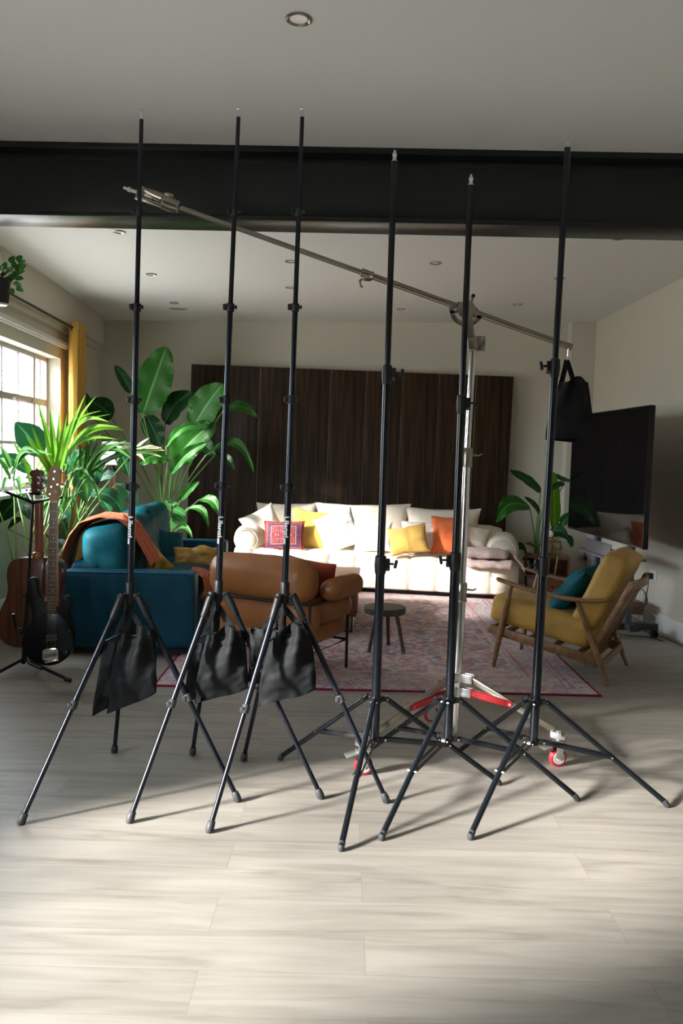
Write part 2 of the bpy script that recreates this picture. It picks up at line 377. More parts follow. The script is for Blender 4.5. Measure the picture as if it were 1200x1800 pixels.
K['gold'] = mat('crushed_gold_velvet', (.46,.26,.045), .5, bump=.4, bs=14, var=.35, vs=10, sheen=.1)
K['knit'] = mat('rust_orange_knit', (.50,.10,.025), .95, bump=1.0, bs=70, var=.3, vs=60, sheen=.2)
K['leather'] = mat('tan_leather', (.27,.095,.022), .42, bump=.12, bs=16, var=.15, vs=6)
K['rust'] = mat('rust_red_cloth', (.30,.035,.012), .85, bump=.1, bs=120)
K['black'] = mat('black_powder_coat', (.006,.007,.009), .35, spec=.35)
K['blackgloss'] = mat('black_gloss_enamel', (.004,.006,.009), .25, spec=.4)
K['blackalu'] = mat('black_anodised_aluminium', (.016,.020,.030), .27, .6)
K['blackplastic'] = mat('black_plastic', (.008,.009,.010), .45, spec=.35)
K['greyplastic'] = mat('dark_grey_rubber', (.035,.038,.042), .55)
K['nylon'] = mat('black_nylon', (.006,.007,.008), .72, bump=.12, bs=14, spec=.18)
K['steel'] = mat('polished_steel', (.75,.74,.72), .13, 1)
K['satin'] = mat('satin_nickel', (.34,.31,.26), .28, 1)
K['zinc'] = mat('zinc_plate', (.72,.73,.75), .3, .9)
K['redmetal'] = mat('red_anodised_metal', (.55,.02,.03), .3, .3)
K['redwheel'] = mat('red_polyurethane_tyre', (.50,.02,.04), .4)
K['wheelhub'] = mat('pale_grey_hub', (.55,.56,.52), .5)
K['oak'] = wood('oiled_oak', (.15,.075,.030), (.27,.145,.062), .38, (4,4,4), 6, .03)
K['mustard'] = mat('mustard_velvet', (.40,.230,.038), .6, bump=.2, bs=7, var=.32, vs=6, sheen=.08)
K['mahog'] = wood('red_walnut_board', (.10,.035,.018), (.23,.085,.04), .35, (1.5,14,14), 3, .02)
K['tabletop'] = wood('polished_walnut_top', (.20,.075,.03), (.36,.15,.06), .5, (1.2,14,14), 3, .01, spec=.2)
K['stool'] = wood('dark_stained_oak', (.030,.026,.020), (.085,.072,.055), .55, (12,12,2), 4, .2)
K['screen'] = mat('black_screen', (.004,.004,.005), .04, spec=.6)
K['brass'] = mat('aged_brass', (.25,.16,.06), .3, 1)
K['bulb'] = mat('frosted_bulb', (.9,.9,.88), .15)
K['shade'] = mat('white_lamp_shade', (.85,.84,.80), .8)
K['copperwood'] = wood('reddish_tripod_wood', (.22,.09,.06), (.36,.17,.12), .35, (6,6,1), 5, .02)
K['curtain'] = mat('mustard_curtain_velvet', (.52,.29,.04), .65, bump=.1, bs=30, sheen=.1)
K['pot'] = mat('matt_black_pot', (.015,.016,.018), .5)
K['whitepot'] = mat('white_ceramic', (.82,.81,.78), .4)
K['soil'] = mat('soil', (.03,.02,.012), 1, bump=1, bs=80)
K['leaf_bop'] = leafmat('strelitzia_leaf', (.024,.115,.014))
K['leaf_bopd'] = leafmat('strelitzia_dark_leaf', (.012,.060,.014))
K['leaf_palm'] = leafmat('palm_leaflet', (.075,.21,.010), rough=.6, spec=.12)
K['leaf_palmd'] = leafmat('palm_dark_leaflet', (.026,.10,.012), rough=.55, spec=.15)
K['leaf_lily'] = leafmat('peace_lily_leaf', (.010,.062,.020), rough=.28)
K['leaf_ficus'] = leafmat('rubber_plant_leaf', (.03,.13,.03), rough=.22)
K['stem'] = mat('green_stem', (.12,.25,.06), .5)
K['acback'] = wood('striped_mahogany_back', (.055,.012,.006), (.18,.048,.018), .3, (22,3,.6), 2.5, .01, coat=.4, c3=(.11,.028,.011))
K['neckwood'] = wood('mahogany_neck', (.22,.07,.025), (.34,.12,.045), .25, (8,8,1), 3, .01, coat=.4)
K['maple'] = wood('maple_headstock', (.42,.25,.13), (.55,.36,.20), .4, (8,8,1), 3, .01)
K['rosewood'] = wood('rosewood_board', (.05,.022,.012), (.11,.05,.028), .45, (10,10,1), 5, .03)
def burst_mat():
    m, nt, p = newmat('dark_red_burst'); N=nt.nodes.new; L=nt.links.new
    t=N('ShaderNodeTexCoord'); g=N('ShaderNodeVectorMath'); g.operation='DISTANCE'; g.inputs[1].default_value=(.5,.5,.42); L(t.outputs['Generated'], g.inputs[0])
    r=N('ShaderNodeValToRGB'); L(g.outputs['Value'], r.inputs[0]); r.color_ramp.elements[0].position=.12; r.color_ramp.elements[0].color=(.10,.008,.010,1); r.color_ramp.elements[1].position=.52; r.color_ramp.elements[1].color=(.004,.0035,.005,1)
    L(r.outputs[0], p.inputs['Base Color']); p.inputs['Roughness'].default_value=.4; p.inputs['Specular IOR Level'].default_value=.16; return m
K['burst'] = burst_mat()
K['letter'] = mat('white_lettering', (.75,.76,.78), .5)
K['greymetal'] = mat('grey_metal_sheet', (.16,.17,.19), .4, .5)
K['socketsteel'] = mat('brushed_socket_plate', (.35,.33,.30), .35, .9)
# ================================================================== room
CZ = 2.9
LW = T(-2.41,0,0) @ Matrix.Rotation(.05,4,'Z')   # left wall: local y runs along it, local -x is outside
def lw(y, z, x=0.0): return LW @ Vector((x,y,z))
struct('floor', MB().box((0.1,3,-.05),(7.2,15,.1)), K['floor'])
struct('ceiling', MB().box((0.1,3,CZ+.05),(7.2,15,.1)), K['ceil'])
# windows in the left wall: (y0, y1, z0, z1)
WINS = [(4.95,8.13,1.0,2.26),(.45,2.22,.62,2.0)]
def wall_with_holes(M, y0, y1, thick, holes, ztop):
    mb = MB(M); hs = sorted(holes); c = y0
    for (a,b_,z0,z1) in hs:
        mb.box((-thick/2,(c+a)/2,ztop/2),(thick,a-c,ztop)); mb.box((-thick/2,(a+b_)/2,z0/2),(thick,b_-a,z0)); mb.box((-thick/2,(a+b_)/2,(z1+ztop)/2),(thick,b_-a,ztop-z1)); c = b_
    mb.box((-thick/2,(c+y1)/2,ztop/2),(thick,y1-c,ztop)); return mb
struct('wall_left', wall_with_holes(LW,-4.5,10.4,.24,WINS,CZ), K['wall'])
struct('trim_1', MB(LW).box((.045,6.9,CZ-.16),(.09,5.2,.32)).box((.02,6.9,CZ-.35),(.04,5.2,.06)), K['wall'])      # boxed-in run along the ceiling
def wquad(a, b_, ztop, name, m):   # wall from plan point a to b_, thickness outward
    mb = MB(); a = Vector((*a,0)); b_ = Vector((*b_,0)); d = (b_-a).normalized(); n = Vector((-d.y,d.x,0))*.2
    vs = [mb.v(p+Vector((0,0,z))) for z in (0,ztop) for p in (a,b_,b_+n,a+n)]
    for q in ((0,1,2,3),(4,5,6,7),(0,1,5,4),(1,2,6,5),(2,3,7,6),(3,0,4,7)): mb.f([vs[i] for i in q])
    return struct(name, mb, m)
BL = Vector((-2.93,9.78)); BR = Vector((2.45,9.12))
wquad((2.45,9.12),(-3.3,9.82),CZ,'wall_back',K['wall']) if False else wquad((-3.3,9.82),(2.46,9.10),CZ,'wall_back',K['wall'])
struct('wall_pier', MB().box((2.60,9.12,CZ/2),(.32,.40,CZ)), K['wall'])
struct('wall_right', MB().box((2.83,2.6,CZ/2),(.26,14.2,CZ)), K['wall'])
struct('wall_rear', MB().box((0.1,-4.6,CZ/2),(7,.2,CZ)), K['wall'])
def skirting(a, b_, name, h=.15, t=.018):
    a = Vector((*a,0)); b_ = Vector((*b_,0)); d = (b_-a); n = Vector((d.y,-d.x,0)).normalized()*t/2
    struct(name, MB().bar(a+n+Vector((0,0,h/2)), b_+n+Vector((0,0,h/2)), t, h, .004), K['white'])
skirting((-2.88,9.768),(2.44,9.103),'baseboard_back')
struct('baseboard_right', MB().box((2.69,2.35,.075),(.02,13.1,.15),bevel=.004), K['white'])
struct('baseboard_left', MB(LW).box((.010,3.0,.075),(.02,13,.15),bevel=.004), K['white'])
struct('baseboard_pier', MB().box((2.58,8.91,.075),(.30,.02,.15),bevel=.004), K['white'])
# steel beam (I-section)
y0,y1 = 4.20, 4.10
def beam():
    mb = MB(); A = Vector((-3.2,4.30,0)); B = Vector((3.2,4.14,0)); zt, zb = CZ, 2.545
    for (z0,z1,wd) in ((zt-.030,zt,.24),(zt-.075,zt-.030,.13),(zb+.022,zt-.075,.18),(zb,zb+.022,.22)):
        d = B-A; c = (A+B)/2+Vector((0,0,(z0+z1)/2)); M = Matrix.Rotation(atan2(d.y,d.x),4,'Z'); mb.box(c,(d.length,wd,z1-z0),M,.003)
    return mb
struct('trim_2', beam(), K['beam'])
# windows
def window(name, y0, y1, z0, z1, vbars, hbars, heavy=()):
    fr = MB(LW); X = -.15
    for z in (z0+.02,z1-.02): fr.box((X,(y0+y1)/2,z),(.05,y1-y0,.04))
    for y in (y0+.02,y1-.02): fr.box((X,y,(z0+z1)/2),(.05,.04,z1-z0))
    for y in vbars: fr.box((X,y,(z0+z1)/2),(.035 if y not in heavy else .06,.030 if y not in heavy else .06,z1-z0-.06))
    for i,z in enumerate(hbars): fr.box((X,(y0+y1)/2,z),(.04,y1-y0-.06,.06 if i==0 else .028))
    f = struct(name, fr, K['frame'])
    obj('pane', MB(LW).box((X,(y0+y1)/2,(z0+z1)/2),(.004,y1-y0-.05,z1-z0-.05)), K['glass'], f)
    obj('window_sill', MB(LW).box((-.02,(y0+y1)/2,z0-.012),(.24,y1-y0+.06,.03),bevel=.005), K['white'], f)
    return f
w1 = window('window_1', *WINS[0], [5.35,5.75,6.15,6.5,6.92,7.32,7.72,7.92], [1.82,1.42], heavy=(6.5,7.72))
obj('handle', MB(LW).tube([(-.09,7.15,1.80),(-.09,7.4,1.80)],.008).box((-.105,7.15,1.80),(.03,.03,.03)), K['frame'], w1)
window('window_2', *WINS[1], [1.6], [1.3])
# roller blind rail over the window and curtain rod
r = MB(LW).box((.035,6.4,2.40),(.05,3.6,.045),bevel=.008).tube([(.035,4.6,2.37),(.035,8.2,2.37)],.012)
tag(obj('blind_rail', r, K['white']), 'slim white blind rail fixed above the metal framed window', 'blind rail')
cr = thing('curtain_rod', lw(6.3,2.55,.13), 'thin dark metal curtain rod running above the window on the left wall', 'curtain rod')
obj('rod', MB(LW).tube([(.15,4.4,2.55),(.15,8.42,2.55)],.012,12), K['black'], cr)
obj('finial', MB(LW).lathe([(.0,0),(.018,.004),(.02,.02),(.0,.03)], T(.15,8.42,2.55) @ R(-90,'X'),16), K['black'], cr)
for y in (5.2,8.34): obj('bracket', MB(LW).tube([(0,y,2.53),(.15,y,2.53)],.008).cyl((.002,y,2.53),(.012,y,2.53),.025), K['black'], cr)
cu = thing('curtain', lw(8.19,0,.15), 'mustard velvet eyelet curtain bunched at the far end of the window', 'curtain')
def curt(u,v):
    y = 7.99+.40*u; x = .15+.055*sin(u*2*pi*3.0+.4*sin(v*3)); z = 2.61-(2.59)*v
    k = 1+.25*v*(1-v)
    return Vector((x*1.0, 8.19+(y-8.19)*k, z))
cm = MB(LW).grid(curt,72,24)
geom = bmesh.ops.solidify(cm.bm, geom=cm.bm.faces[:], thickness=.004)
obj('drape', cm, K['curtain'], cu, 60)
for k in range(4):
    y = 8.03+.10*k
    obj('eyelet', MB(LW).tube([(.15+.026*cos(a*pi/8), y, 2.55+.026*sin(a*pi/8)) for a in range(16)],.005,8,closed=True), K['steel'], cu)
# downlights
def ceil_pt(px,py):
    r = ray(px,py); t = (CZ-H)/r.z; return Vector((r.x*t,r.y*t,CZ))
DL = [((525,33),'large in view steel rimmed downlight alone in the near ceiling before the dark beam'),
 ((209,407),'downlight at the left end just beyond the underside of the dark beam'),
 ((1087,418),'downlight at the far right just beyond the dark beam'),
 ((511,459),'downlight just right of the tallest middle stand, nearer of the pair behind the boom arm'),
 ((765,462),'downlight between the two right of centre stands above the boom arm'),
 ((983,489),'downlight half hidden behind the rightmost black stand'),
 ((266,482),'downlight just right of the leftmost stand, in the second row behind the beam'),
 ((510,505),'downlight below the boom arm beside the third slim stand'),
 ((306,532),'small downlight right next to the round ceiling speaker'),
 ((705,543),'small downlight near the back wall left of the boom pivot'),
 ((909,535),'small downlight near the back wall above the right end of the boom arm')]
d0 = None
for (p,lab) in DL:
    c = ceil_pt(*p)
    if d0 is None:
        d0 = thing('downlight', c, lab, 'ceiling light', 'recessed ceiling downlights')
        obj('rim', MB(T(c)).lathe([(.030,.004),(.034,-.002),(.040,-.007),(.046,-.004),(.047,0.0015)],seg=28), K['satin'], d0)
        obj('lamp_face', MB(T(c)).lathe([(.0001,-.001),(.018,-.0015),(.030,-.002),(.031,.002)],seg=24), K['bulb'], d0)
    else:
        n = d0.copy(); COL.objects.link(n); n.location = c; n['label'] = lab
        for ch in d0.children: q = ch.copy(); COL.objects.link(q); q.parent = n
c = ceil_pt(313,542)
sp = thing('ceiling_speaker', c, 'flat round white speaker grille set in the far ceiling', 'speaker')
obj('grille', MB(T(c)).lathe([(.0001,-.006),(.095,-.006),(.1,-.004)],seg=36), mat('perforated_grille',(.38,.38,.36),.7,bump=.6,bs=300), sp)
obj('rim', MB(T(c)).lathe([(.1,-.004),(.104,-.008),(.115,-.006),(.118,.001)],seg=36), K['white'], sp)
# walnut wall panels: one thing with nine boards
pA, pB = at(336,640,9.42), at(903,662,9.00)
pz = thing('wall_panel_screen', ((pA.x+pB.x)/2,9.25,0), 'wide dark walnut panelling of nine upright boards behind the cream sofa', 'wall panelling')
tilt = (pA.z-pB.z)/(pA-pB).length
dx = (pB-pA); dx.z = 0; Lp = dx.length; ux = dx.normalized(); uy = Vector((-ux.y,ux.x,0))
for k in range(9):
    a = pA + (pB-pA)*(k/9); b_ = pA+(pB-pA)*((k+1)/9)
    mb = MB(); g = .0025; o = []
    lean = .012
    for (p,s_) in ((a,g),(b_,-g)):
        for z in (0.02, p.z):
            q = Vector((p.x,p.y,0))+ux*(s_-lean*(p.z-z)); o.append(Vector((q.x,q.y,z)))
    (a0,a1,b0,b1) = o
    vs = [mb.v(p+uy*t) for t in (0,.03) for p in (a0,b0,b1,a1)]
    for q in ((0,1,2,3),(4,5,6,7),(0,1,5,4),(1,2,6,5),(2,3,7,6),(3,0,4,7)): mb.f([vs[i] for i in q])
    obj('board', mb, K['walnut'], pz, 30)
sm = MB()
for k in range(1,9):
    a = pA+(pB-pA)*(k/9); m_ = 1
    a0 = Vector((a.x,a.y,.02))-ux*.012*(a.z-.02); sm.bar(a0+uy*.012, Vector((a.x,a.y,a.z-.004))+uy*.012, .006, .012, 0, up=(0,1,0))
obj('seam_strip', sm, K['seam'], pz)
# rug
rc = [fl(262,1215), fl(1070,1232)]
RX0,RX1 = rc[0].x, rc[1].x-.02; RY0,RY1 = 4.72, 8.25
RW,RD = RX1-RX0, RY1-RY0
def rug():
    mb = MB(); yaw = (rc[1].y-rc[0].y)/(rc[1].x-rc[0].x)
    def f(u,v): return Vector((RX0+RW*u - .0*v, RY0+(u-.2)*RW*yaw*.8+RD*v, .010+.002*sin(u*17)*sin(v*13)))
    mb.grid(f,40,50)
    e = [q for q in mb.bm.edges if q.is_boundary]; r_ = bmesh.ops.extrude_edge_only(mb.bm, edges=e)
    for q in r_['geom']:
        if isinstance(q, bmesh.types.BMVert): q.co.z = .0005
    return mb
tag(obj('area_rug', rug(), rug_mat(RW,RD), None, 60), 'faded red blue and cream patterned rug with a crimson edge on the wooden floor', 'rug')
# sockets
def socket(px,py,Y,name,label,m,wall='r',two=True):
    if wall=='r': c = at(px,py,Y); c.x = 2.70; M = T(2.695,c.y,c.z) @ R(-90,'Z') @ R(0)
    else: M = T(at(px,py,8.91)) 
    c = M.translation; t = thing(name, c, label, 'socket')
    obj('plate', MB(M).box((0,-.004,0),(.146 if two else .086,.008,.086),bevel=.003), m, t)
    return t,M
t,M = socket(1027,978,8.9,'wall_socket','double steel wall socket low on the corner pier left of the television stand',K['socketsteel'],'b')
obj('switch', MB(M).box((-.03,-.010,.02),(.012,.006,.02)).box((.03,-.010,.02),(.012,.006,.02)), K['white'], t)
cz = M.translation
pl = thing('power_plug', cz+Vector((0.01,-.03,0)), 'black plug in the steel socket on the corner pier with its lead hanging', 'plug')
obj('plug_body', MB(M).box((.015,-.035,-.012),(.05,.045,.05),bevel=.008), K['blackplastic'], pl)
obj('lead', MB(M).tube([(.015,-.05,-.035),(.012,-.06,-.10),(-.01,-.055,-.2),(-.02,-.05,-.33)],.004,8), K['blackplastic'], pl)
# right wall socket
Y = 6.95; cz = at(1131,1010,Y); zz = cz.z
t = thing('wall_socket', (2.70,Y,zz), 'white wall socket on the right wall above the trailing cables', 'socket')
obj('plate', MB().box((2.696,Y,zz),(.008,.15,.088),bevel=.003), K['white'], t)
pl = thing('power_plug', (2.66,Y,zz-.01), 'black plug in the white socket on the right wall', 'plug')
obj('plug_body', MB().box((2.667,Y,zz-.01),(.045,.05,.05),bevel=.008), K['blackplastic'], pl)
obj('lead', MB().tube([(2.66,Y,zz-.03),(2.655,Y,zz-.12),(2.62,Y-.02,zz-.3),(2.60,Y-.1,.05),(2.5,Y-.3,.008),(2.3,Y-.2,.006)],.004,8), K['blackplastic'], pl)
zz2 = at(1123,1050,7.15).z
t = thing('cable_box', (2.69,7.15,zz2-.045), 'small pale square box mounted low on the right wall', 'box')
obj('box_body', MB().box((2.685,7.15,zz2),(.03,.14,.12),bevel=.006), K['white'], t)
obj('lid_line', MB().box((2.668,7.15,zz2),(.004,.12,.10),bevel=.001), K['white'], t)
# ================================================================== light stands
def lerp(a,b_,t): return a+(b_-a)*t
def text_on_pole(txt, size, bold, length, p, axis, r, m, name, parent):
    """lettering wrapped on a pole; reads downwards, letters face the camera side"""
    cu = bpy.data.curves.new('t','FONT'); cu.body = txt; cu.size = size; cu.offset = bold; cu.align_x = 'LEFT'; cu.align_y = 'CENTER'
    to = bpy.data.objects.new('t',cu); COL.objects.link(to); dg = bpy.context.evaluated_depsgraph_get(); me = bpy.data.meshes.new_from_object(to.evaluated_get(dg))
    bpy.data.objects.remove(to); mb = MB(); b = bmesh.new(); b.from_mesh(me)
    bmesh.ops.triangulate(b, faces=b.faces[:])
    wd = max(q.co.x for q in b.verts); k = length/wd; wd = length
    for q in b.verts: q.co.x *= k
    bmesh.ops.subdivide_edges(b, edges=b.edges[:], cuts=3, use_grid_fill=True)
    ax = Vector(axis).normalized(); fr = (Vector((0,-1,0)) - ax*(-ax.y)).normalized(); sd = ax.cross(fr).normalized()   # sd = to the right
    if sd.x < 0: sd = -sd
    for q in b.verts:
        th = q.co.y/r - .30
        q.co = Vector(p) - ax*q.co.x + (fr*cos(th)+sd*sin(th))*(r+.0007)
    mb.addbm(b); obj(name, mb, m, parent, 0); return wd
def slim_stand(poletop, hub, feet, clamps, label, logo):
    F3 = [fl(*f) for f in feet]; c = (F3[0]+F3[1]+F3[2])/3; Y = c.y
    hb = at(*hub, Y); tp = at(*poletop, Y)
    root = thing('light_stand', Vector((c.x,c.y,0)), label, 'light stand', 'slim black light stands with sandbags')
    ax = (tp-hb); L = ax.length; ax.normalize()
    ts = [0]+[ (at(*q,Y)-hb).dot(ax)/L for q in clamps]+[1]
    rad = [.0135,.0122,.0108,.0094,.0080]
    for i in range(5):
        a = hb+ax*L*ts[i]; b_ = hb+ax*L*ts[i+1]
        obj('pole_section', MB().cyl(a,b_,rad[i],20), K['blackalu'], root, 50)
    for i in range(1,5):
        p = hb+ax*L*ts[i]; r = rad[i-1]+.0035; k = MB().tube([p-ax*.017,p-ax*.014,p+ax*.012,p+ax*.016],[r,r+.0015,r+.0015,r-.002],20)
        k.box(p+Vector((-r-.006,-.002,0)),(.018,.014,.024),bevel=.003); cl = obj('clamp', k, K['blackplastic'], root)
        obj('clamp_knob', MB().tube([p+Vector((r-.002,-.004,0)),p+Vector((r+.008,-.006,0)),p+Vector((r+.012,-.006,0))],[.005,.008,.006],12), K['blackplastic'], cl)
    obj('spigot', MB().tube([tp,tp+ax*.012,tp+ax*.016,tp+ax*.028,tp+ax*.030,tp+ax*.040],[.0075,.0075,.0052,.0052,.0075,.006],16), K['steel'], root)
    hz = hb
    obj('hub', MB().tube([hz-ax*.05,hz-ax*.035,hz+ax*.03,hz+ax*.035],[.017,.019,.018,.0155],20), K['blackplastic'], root)
    obj('center_post', MB().cyl(hz-ax*.16,hz-ax*.04,.011,16), K['black'], root)
    lo = hz-ax*.16
    for f in F3:
        d = Vector((f.x-c.x,f.y-c.y,0)).normalized(); a = hz+d*.036-ax*.022
        leg = f+Vector((0,0,.01)); dd = (leg-a); LL = dd.length; dn = dd.normalized()
        lg = obj('leg', MB().cyl(a+dn*.05,a+dn*LL*.50,.0115,18).cyl(a+dn*LL*.50,leg-dn*.01,.0095,18), K['blackalu'], root, 50)
        obj('leg_socket', MB().tube([a-dn*.012,a-dn*.008,a+dn*.035,a+dn*.09,a+dn*.095],[.010,.0145,.0155,.0145,.012],18).bar(hz-ax*.022,a,.014,.022,.003), K['blackplastic'], lg)
        obj('hinge_bolt', MB().cyl(a+Vector((-.012,-.015,.004)),a+Vector((-.012,-.019,.004)),.0045,10), K['steel'], lg)
        q = a+dn*LL*.50
        obj('leg_clamp', MB().tube([q-dn*.016,q-dn*.012,q+dn*.014,q+dn*.018],[.0125,.0155,.0155,.0115],18).box(q+Vector((-.012,-.012,0)),(.016,.012,.022),bevel=.003), K['greyplastic'], lg)
        obj('rubber_foot', MB().tube([f+Vector((0,0,.001)),f+Vector((0,0,.006)),leg-dn*.012,leg-dn*.03,leg-dn*.034],[.013,.0155,.0155,.0135,.010],16), K['greyplastic'], lg)
        obj('brace', MB().bar(lo, a+dn*LL*.22, .010,.004,.001), K['black'], lg)
    p0 = at(*logo,Y); p0 = hb+ax*((p0-hb).dot(ax))
    wd = text_on_pole('Ulanzi', .0275, .0011, .086, p0, ax, rad[0], K['letter'], 'lettering', root)
    fr = (Vector((0,-1,0)) - ax*(-ax.y)).normalized(); sd = ax.cross(fr).normalized(); sd = sd if sd.x > 0 else -sd
    def mark(u,v):
        th = -1.05+.75*u; return p0-ax*(wd+.003+.023*v)+(fr*cos(th)+sd*sin(th))*(rad[0]+.0006)
    obj('small_mark', MB().grid(mark,8,6), K['letter'], root, 0)
    return root, hz, ax, lo
sA = slim_stand((248.5,210),(228.5,1038),[(37,1449),(201,1323),(418,1409)],[(231.5,855),(235,703),(238.5,540),(243.5,372)],'leftmost slim black light stand, standing in front of the teal sofa', (232,907))
sB = slim_stand((419,206),(384,1035),[(228,1446),(338,1327),(564,1404)],[(389,854),(396,703),(402.5,540),(410,372)],'middle of the three slim black light stands, in front of the tan leather chair', (389,907))
sC = slim_stand((531,206),(500.5,1038),[(368,1463),(428,1337),(679,1411)],[(504,857),(509,702),(515,540),(521,372)],'third slim black light stand from the left, beside the tan leather chair arm', (504,907))
def bag(name, label, hang, tops, cat='sandbag', group=None, straps=None):
    """tops: list of pouches (x offset, y offset, top z, w_top, w_bot, height, yaw, slant, thick)"""
    root = thing(name, (hang.x,hang.y,min(hang.z-.3,hang.z)), label, cat, group)
    for k,(ox,oy,tz,wt,wb,h,yaw,sl,th) in enumerate(tops):
        M = T(hang+Vector((ox,oy,tz))) @ R(yaw)
        def f(u,v):
            a = 2*pi*u; ww = lerp(wt,wb,min(1,v*1.25)**.8)/2; t = th*(sin(pi*min(1,.12+.83*v))**.8)*(1-.75*max(0,v-.8)/.2)
            ca = math.copysign(abs(cos(a))**.7,cos(a)); sa = sin(a)
            x = ww*ca; 
            cx_ = x/max(ww,.01); fold = (1-v)*.010*sin(cx_*7+k*2)+.011*sin(cx_*5.5+v*6+k)*(1-v*.5)-.010*max(0,1-abs(v-.17)/.04)+.012*noise.noise(Vector((x*9+k*7,v*4,1.5*sa+k)))+.007*noise.noise(Vector((x*25,v*11+k*3,sa*2)))
            y = sa*t/2 + fold*(1 if abs(sa)>.05 else .3)
            z = -h*v*(1+.02*sin(x*30)) - sl*x*(.4+v) + (.018*sin(x*48+k) if v<.02 else 0)
            return Vector((x + sl*.15*v*h, y, z))
        mb = MB(M).grid(f,64,26,wrapu=True)
        bot = [e for e in mb.bm.edges if e.is_boundary]; bmesh.ops.holes_fill(mb.bm, edges=bot)
        pc = obj('pouch', mb, K['nylon'], root, 70)
        # seam tape down the front middle and hem
        obj('hem', MB(M).tube([(x*wt/2, -th*.12, -.028-sl*x*wt*.25) for x in (-.98,-.5,0,.5,.98)],.0022,6), K['black'], pc)
    for (a,b_) in straps or []:
        A = hang; B = hang+Vector(a); C_ = hang+Vector(b_)
        sb = MB()
        for P in (B,C_):
            pts = [lerp(A,P,t)+Vector((0,-.006*sin(pi*t),0)) for t in (0,.33,.66,1)]
            for i in range(3): sb.bar(pts[i],pts[i+1],.024,.004,.001,up=(0,1,0))
        obj('strap', sb, K['nylon'], root)
    return root
G1 = 'black nylon sandbags hung on the slim stands'
for (s_,lab,tops,straps) in (
 (sA,'black nylon sandbag hanging under the hub of the leftmost stand',
   [(-.055,.03,-.135,.09,.165,.27,25,-.40,.06),(.035,-.035,-.075,.13,.215,.31,-12,-.36,.075)],[((-.07,.02,-.15),(.0,-.03,-.10)),((-.02,.0,-.11),(.06,-.03,-.08))]),
 (sB,'black nylon sandbag hanging under the hub of the middle slim stand',
   [(-.06,.05,-.15,.10,.15,.25,20,-.1,.06),(.035,-.035,-.09,.14,.22,.275,-6,-.26,.08)],[((-.07,.03,-.16),(-.01,-.03,-.10)),((-.01,.0,-.11),(.07,-.03,-.09))]),
 (sC,'black nylon sandbag hanging under the hub of the third slim stand, open towards the chair',
   [(-.085,.045,-.085,.12,.14,.24,35,.12,.06),(.03,-.04,-.07,.14,.235,.29,-8,-.26,.08)],[((-.08,.03,-.10),(-.01,-.03,-.10)),((-.01,.0,-.11),(.07,-.03,-.07))])):
    bag('sandbag', lab, s_[1]-s_[2]*.07, [(a,b_,z+.0,wt,wb,h,yw,sl,th) for (a,b_,z,wt,wb,h,yw,sl,th) in tops], group=G1, straps=straps)
